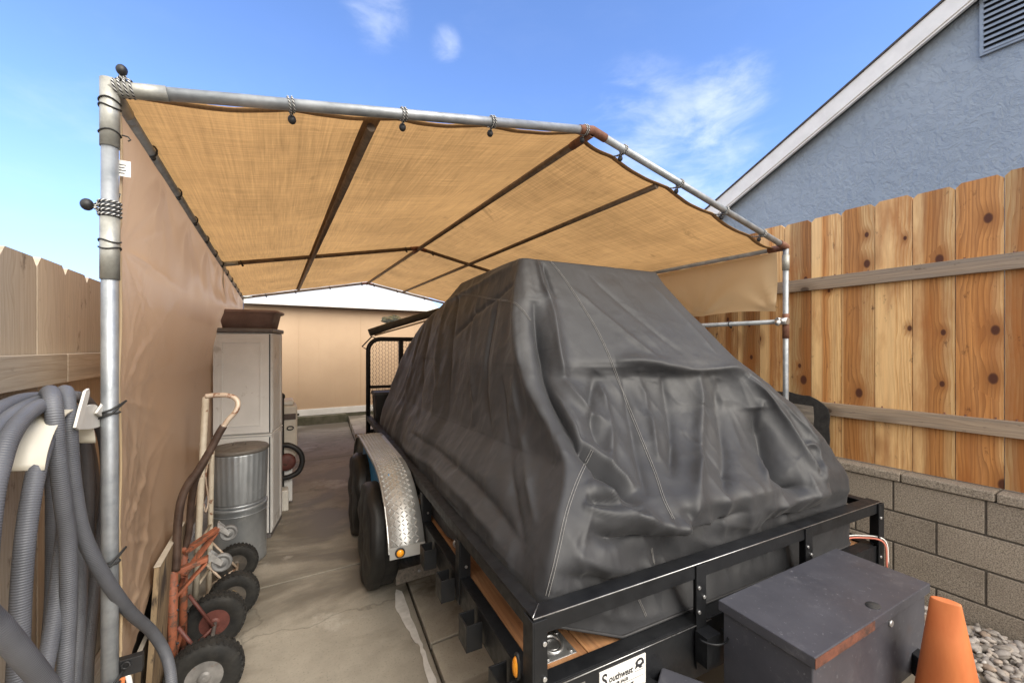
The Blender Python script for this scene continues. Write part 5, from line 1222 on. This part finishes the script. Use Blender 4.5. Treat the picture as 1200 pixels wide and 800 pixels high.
# hitch the hem up at the near left corner and along the left rail
x, y = G_[..., 0], G_[..., 1]; f1 = np.clip((.40-x)/.26, 0, 1)*np.clip((1.1-y)/.45, 0, 1); low = np.clip((.80-G_[..., 2])/.215, 0, 1); G_[..., 2] += .115*f1*low
top = G_[-1]; cen = top.mean(0)+np.array([0,0,.012]); cap = []
for c in range(1, NCAP):
    s = c/NCAP; r_ = top*(1-s)+cen*s; r_[:, 2] = top[:, 2]+(.018*math.sin(min(1, s*3)*math.pi/2)-.012*s)*(1-.0*s); cap.append(r_)
VV = np.concatenate([G_.reshape(-1, 3), np.array(cap).reshape(-1, 3), cen[None]+np.array([[0,0,.006]])]); RW = NV+NCAP
FF = [(j*NU+k, j*NU+(k+1) % NU, (j+1)*NU+(k+1) % NU, (j+1)*NU+k) for j in range(RW-1) for k in range(NU)]+[((RW-1)*NU+k, (RW-1)*NU+(k+1) % NU, len(VV)-1) for k in range(NU)]
def normals(V):
    Fq = np.array([f if len(f) == 4 else (*f, f[2]) for f in FF]); n = np.cross(V[Fq[:, 2]]-V[Fq[:, 0]], V[Fq[:, 3]]-V[Fq[:, 1]] + 1e-12); N_ = np.zeros_like(V)
    for q in range(4): np.add.at(N_, Fq[:, q], n)
    return N_/np.maximum(1e-9, np.linalg.norm(N_, axis=1))[:, None]
TMi = TM.inverted(); eye = TMi @ C0
def make_bvh(V): return BVHTree.FromPolygons([tuple(v) for v in V], FF)
def hit(bvh, u, v):
    d = (TMi.to_3x3() @ ray(u, v)).normalized(); h = bvh.ray_cast(eye, d); return h[0], h[1]
NR = normals(VV); BASE = VV.copy()
# --- loose drape: ridged noise, stretched along the hang of the cloth
def ridged(px, py, pz): return 1-abs(noise.noise(Vector((px, py, pz))))*2.2
disp = np.zeros(len(VV))
for i, (p, n) in enumerate(zip(VV, NR)):
    X, Y, Z = p; d = 0.0
    wl = max(0, -n[0]); wf = max(0, -n[1])*(1 if Z < 1.47 else .10); wr = max(0, n[0]); up = max(0, n[2])
    lo = min(1, max(0, (2.1-Z)/.5))
    s = Y + (Y - 1.6)*(Z - 1.4)*.28   # hang lines spread downward
    w1 = noise.noise(Vector((X*1.4, Y*1.4, Z*1.1)))
    if wl > .05 or wr > .05:
        side = max(wl, wr); d += side*lo*(.020*ridged(s*2.6+w1*.6, Z*.35, 1.7)+.011*ridged(s*6.5+w1, Z*.8, 4.1)-.010)
        d += side*.012*ridged(Y*2.1+Z*1.9, Z*2.4-Y*.9, 7.7)*min(1, max(0, (1.35-Z)/.4))
    if wf > .05:
        sag = min(1, max(0, (1.50-Z)/.12)); fx = X + .25*(1.5-Z)*(X-1.15)
        d += wf*sag*(.018*ridged(fx*3.4+w1*.8, Z*.7, 2.2)+.010*ridged(fx*8+w1*1.4, Z*1.6, 9.1)-.009)
        d += wf*min(1, max(0, (1.1-Z)/.15))*.020*(ridged(X*1.6+w1, Z*7.5+X*1.2, 5.5)-.45)
    d += .0035*ridged(X*7+w1*2, Y*7, Z*7)*(.25 if (up > .5 or (Z > 1.5 and n[1] < -.3)) else 1)
    d += .012*w1*(1 if Z < 1.5 else .4)
    disp[i] = d*min(1, (Z-.56)/.04+.3)
VV = VV+NR*disp[:, None]
# --- the folds one can point at: (kind, height, width, image path)   R ridge, V valley, S step (raised on the left of its path)
FOLDS = [
 ('R',.022,.035,((610,303),(606,340),(606,385),(611,430),(626,465),(645,497),(662,530),(668,550),(662,590),(652,640),(642,695))),
 ('V',.050,.028,((626,352),(632,390),(639,435),(650,475),(668,512),(697,542),(730,570),(748,592))),
 ('R',.022,.022,((640,335),(650,375),(655,420),(664,460),(690,482),(714,498))),
 ('V',.020,.020,((700,436),(692,468),(694,500),(712,530))),
 ('R',.018,.016,((655,505),(690,520),(722,548),(745,572))),
 ('R',.034,.030,((696,560),(716,588),(742,606),(770,617),(800,621),(812,618))),
 ('V',.044,.034,((690,618),(720,632),(760,637),(800,636),(845,622),(880,600))),
 ('V',.020,.014,((686,584),(710,590),(736,596),(756,602))),
 ('R',.012,.012,((682,594),(712,602),(744,612))),
 ('R',.024,.022,((722,424),(745,423),(770,426),(800,433),(818,435),(845,433),(866,432),(876,442))),
 ('R',.026,.020,((818,436),(822,475),(821,520),(816,570),(811,618))),
 ('V',.018,.020,((840,444),(846,490),(852,540),(850,590))),
 ('V',.016,.016,((776,440),(786,480),(790,520),(786,560))),
 ('R',.012,.012,((748,430),(756,460),(764,500),(772,540))),
 ('R',.026,.020,((872,440),(898,462),(916,488),(934,520),(952,548),(968,566))),
 ('V',.060,.040,((884,478),(899,512),(906,545),(926,565),(955,570))),
 ('R',.018,.012,((892,468),(895,510),(896,555),(897,600))),
 ('R',.014,.010,((940,524),(950,519),(958,527),(962,545),(967,562))),
 ('V',.014,.012,((948,530),(954,545),(962,560))),
 ('R',.018,.020,((900,596),(930,588),(955,578),(972,574))), ('V',.016,.016,((890,618),(925,606),(960,596))),
 ('R',.016,.020,((668,650),(710,664),(760,668),(820,655),(870,640))), ('V',.016,.018,((650,672),(700,684),(760,686),(830,668))),
 ('R',.018,.016,((690,716),(735,728),(770,722),(812,712))),
 ('R',.014,.018,((530,338),(518,380),(512,430),(508,485))), ('V',.012,.016,((541,338),(532,380),(526,440),(520,500))),
 ('R',.012,.016,((566,330),(556,380),(553,440),(556,500))), ('V',.014,.016,((584,350),(570,400),(566,460),(574,530))),
 ('R',.012,.020,((600,312),(575,326),(548,342),(520,356))), ('V',.010,.014,((606,330),(580,350),(552,372),(530,396))),
 ('R',.012,.014,((500,372),(488,410),(478,450),(470,492))), ('V',.012,.014,((512,360),(500,402),(492,450),(488,505))),
 ('R',.014,.016,((470,520),(510,548),(552,590),(590,640))), ('V',.014,.016,((480,506),(530,540),(580,590),(618,650))),
 ('R',.012,.014,((600,440),(606,500),(618,560),(630,620))), ('V',.012,.014,((588,440),(590,500),(600,570),(615,640))),
 ('R',.006,.012,((668,335),(700,362),(745,400),(775,425))), ('V',.006,.014,((690,322),(740,365),(800,415))),
 ('R',.005,.010,((760,330),(800,370),(840,415))), ('R',.012,.010,((628,300),(634,330),(642,352))), ('V',.010,.010,((634,300),(641,325),(650,350))),
 ('R',.010,.014,((702,446),(713,480),(718,520),(714,548))), ('V',.012,.016,((731,440),(739,490),(749,540),(758,580))),
 ('V',.007,.010,((800,505),(830,535),(862,562))), ('R',.008,.012,((832,440),(856,480),(872,530))),
]
bvh = make_bvh(VV); nrm0 = normals(VV); g0 = nrm0[:-1].reshape(RW, NU, 3).copy()
for _ in range(40):
    q0 = np.concatenate([g0[:1], g0, g0[-1:]]); g0 = .4*g0+.15*(np.roll(g0, 1, 1)+np.roll(g0, -1, 1)+q0[:-2]+q0[2:])
nrm0[:-1] = g0.reshape(-1, 3); nrm0 /= np.linalg.norm(nrm0, axis=1)[:, None]; add = np.zeros(len(VV))
camr = np.array(TMi.to_3x3() @ Vector((CS,-SN,0)))
for kind, hgt, wid, path in FOLDS:
    hgt *= 1.75
    P = []
    for q in spline([(u, v, 0) for u, v in path], 6):
        h, n = hit(bvh, q.x, q.y)
        if h is not None: P.append(h)
    if len(P) < 4: continue
    P = np.array([tuple(q) for q in P])
    for _ in range(25): P[1:-1] = .5*P[1:-1]+.25*(P[:-2]+P[2:])
    keep = [0]
    for i in range(1, len(P)):
        if np.linalg.norm(P[i]-P[keep[-1]]) < .25: keep.append(i)
    P = P[keep]; lo_, hi_ = P.min(0)-wid*5, P.max(0)+wid*5
    idx = np.where(np.all((VV > lo_) & (VV < hi_), axis=1))[0]
    if not len(idx): continue
    Q = VV[idx]; best = np.full(len(idx), 9.0); par = np.zeros(len(idx))
    for i in range(len(P)-1):
        a, e = P[i], P[i+1]-P[i]; L2 = e @ e+1e-12; t = np.clip(((Q-a) @ e)/L2, 0, 1); dd = np.linalg.norm(Q-a-t[:, None]*e, axis=1)
        m = dd < best; best[m] = dd[m]; par[m] = (i+t[m])/(len(P)-1)
    taper = np.clip(np.minimum(par, 1-par)*6, 0, 1)**.7; prof = np.exp(-(np.sqrt(best**2+(.0075+.12*wid)**2)-.0075-.12*wid)/wid)
    add[idx] += (hgt if kind == 'R' else -hgt)*prof*taper
VV = VV+nrm0*add[:, None]
hem_w = np.clip(np.repeat(np.arange(RW), NU)/15.0, 0, 1); hem_w = np.concatenate([hem_w, [1.0]])[:, None]; VV = BASE*(1-hem_w)+VV*hem_w
# keep the cloth inside the rails and on the deck
inz = VV[:, 2] < ZRL+.012
VV[inz, 0] = np.clip(VV[inz, 0], .058, TW-.058); VV[inz, 1] = np.maximum(VV[inz, 1], .059); VV[:, 2] = np.maximum(VV[:, 2], ZS+.002)
b = MB(); b.v = [TM @ Vector(p) for p in VV]
for f in FF: b.face(f, True)
cov = part('cover', b, M['cover'], cv_)
b = MB(); b.tube([TM @ (Vector(VV[k])+Vector((0,0,.004))) for k in range(0, NU, 2)], .0055, 6, True); part('hem', b, M['cover_hem'], cov)
bvh = make_bvh(VV)
def stitch(path, gap=.009, rows=2):
    pts = []
    for q in spline([(u, v, 0) for u, v in path], 12):
        h, n = hit(bvh, q.x, q.y)
        if h is not None and (not pts or (h-pts[-1][0]).length < .12): pts.append((h, n))
    for r_ in range(rows):
        b = MB(); L_ = []
        for i, (h, n) in enumerate(pts):
            t = (pts[min(i+1, len(pts)-1)][0]-pts[max(i-1, 0)][0]).normalized(); sd = t.cross(n).normalized(); n = n if n.dot(eye-h) > 0 else -n
            L_.append(TM @ (h+sd*gap*(r_-(rows-1)/2)+n*.0022))
        if len(L_) > 3: b.tube(L_, .0012, 5); part('stitching', b, M['stitch'], cov)
stitch(((642,303),(660,325),(680,355),(700,388),(715,420),(728,455),(742,490),(756,525),(768,555),(778,585),(789,608)))
stitch(((694,527),(685,545),(674,570),(664,600),(655,640),(648,670),(641,698)))
stitch(((516,347),(545,345),(575,350),(600,354),(611,362),(622,376)), .007)
stitch(((763,642),(766,660)), .007); stitch(((746,697),(757,722)), .007)
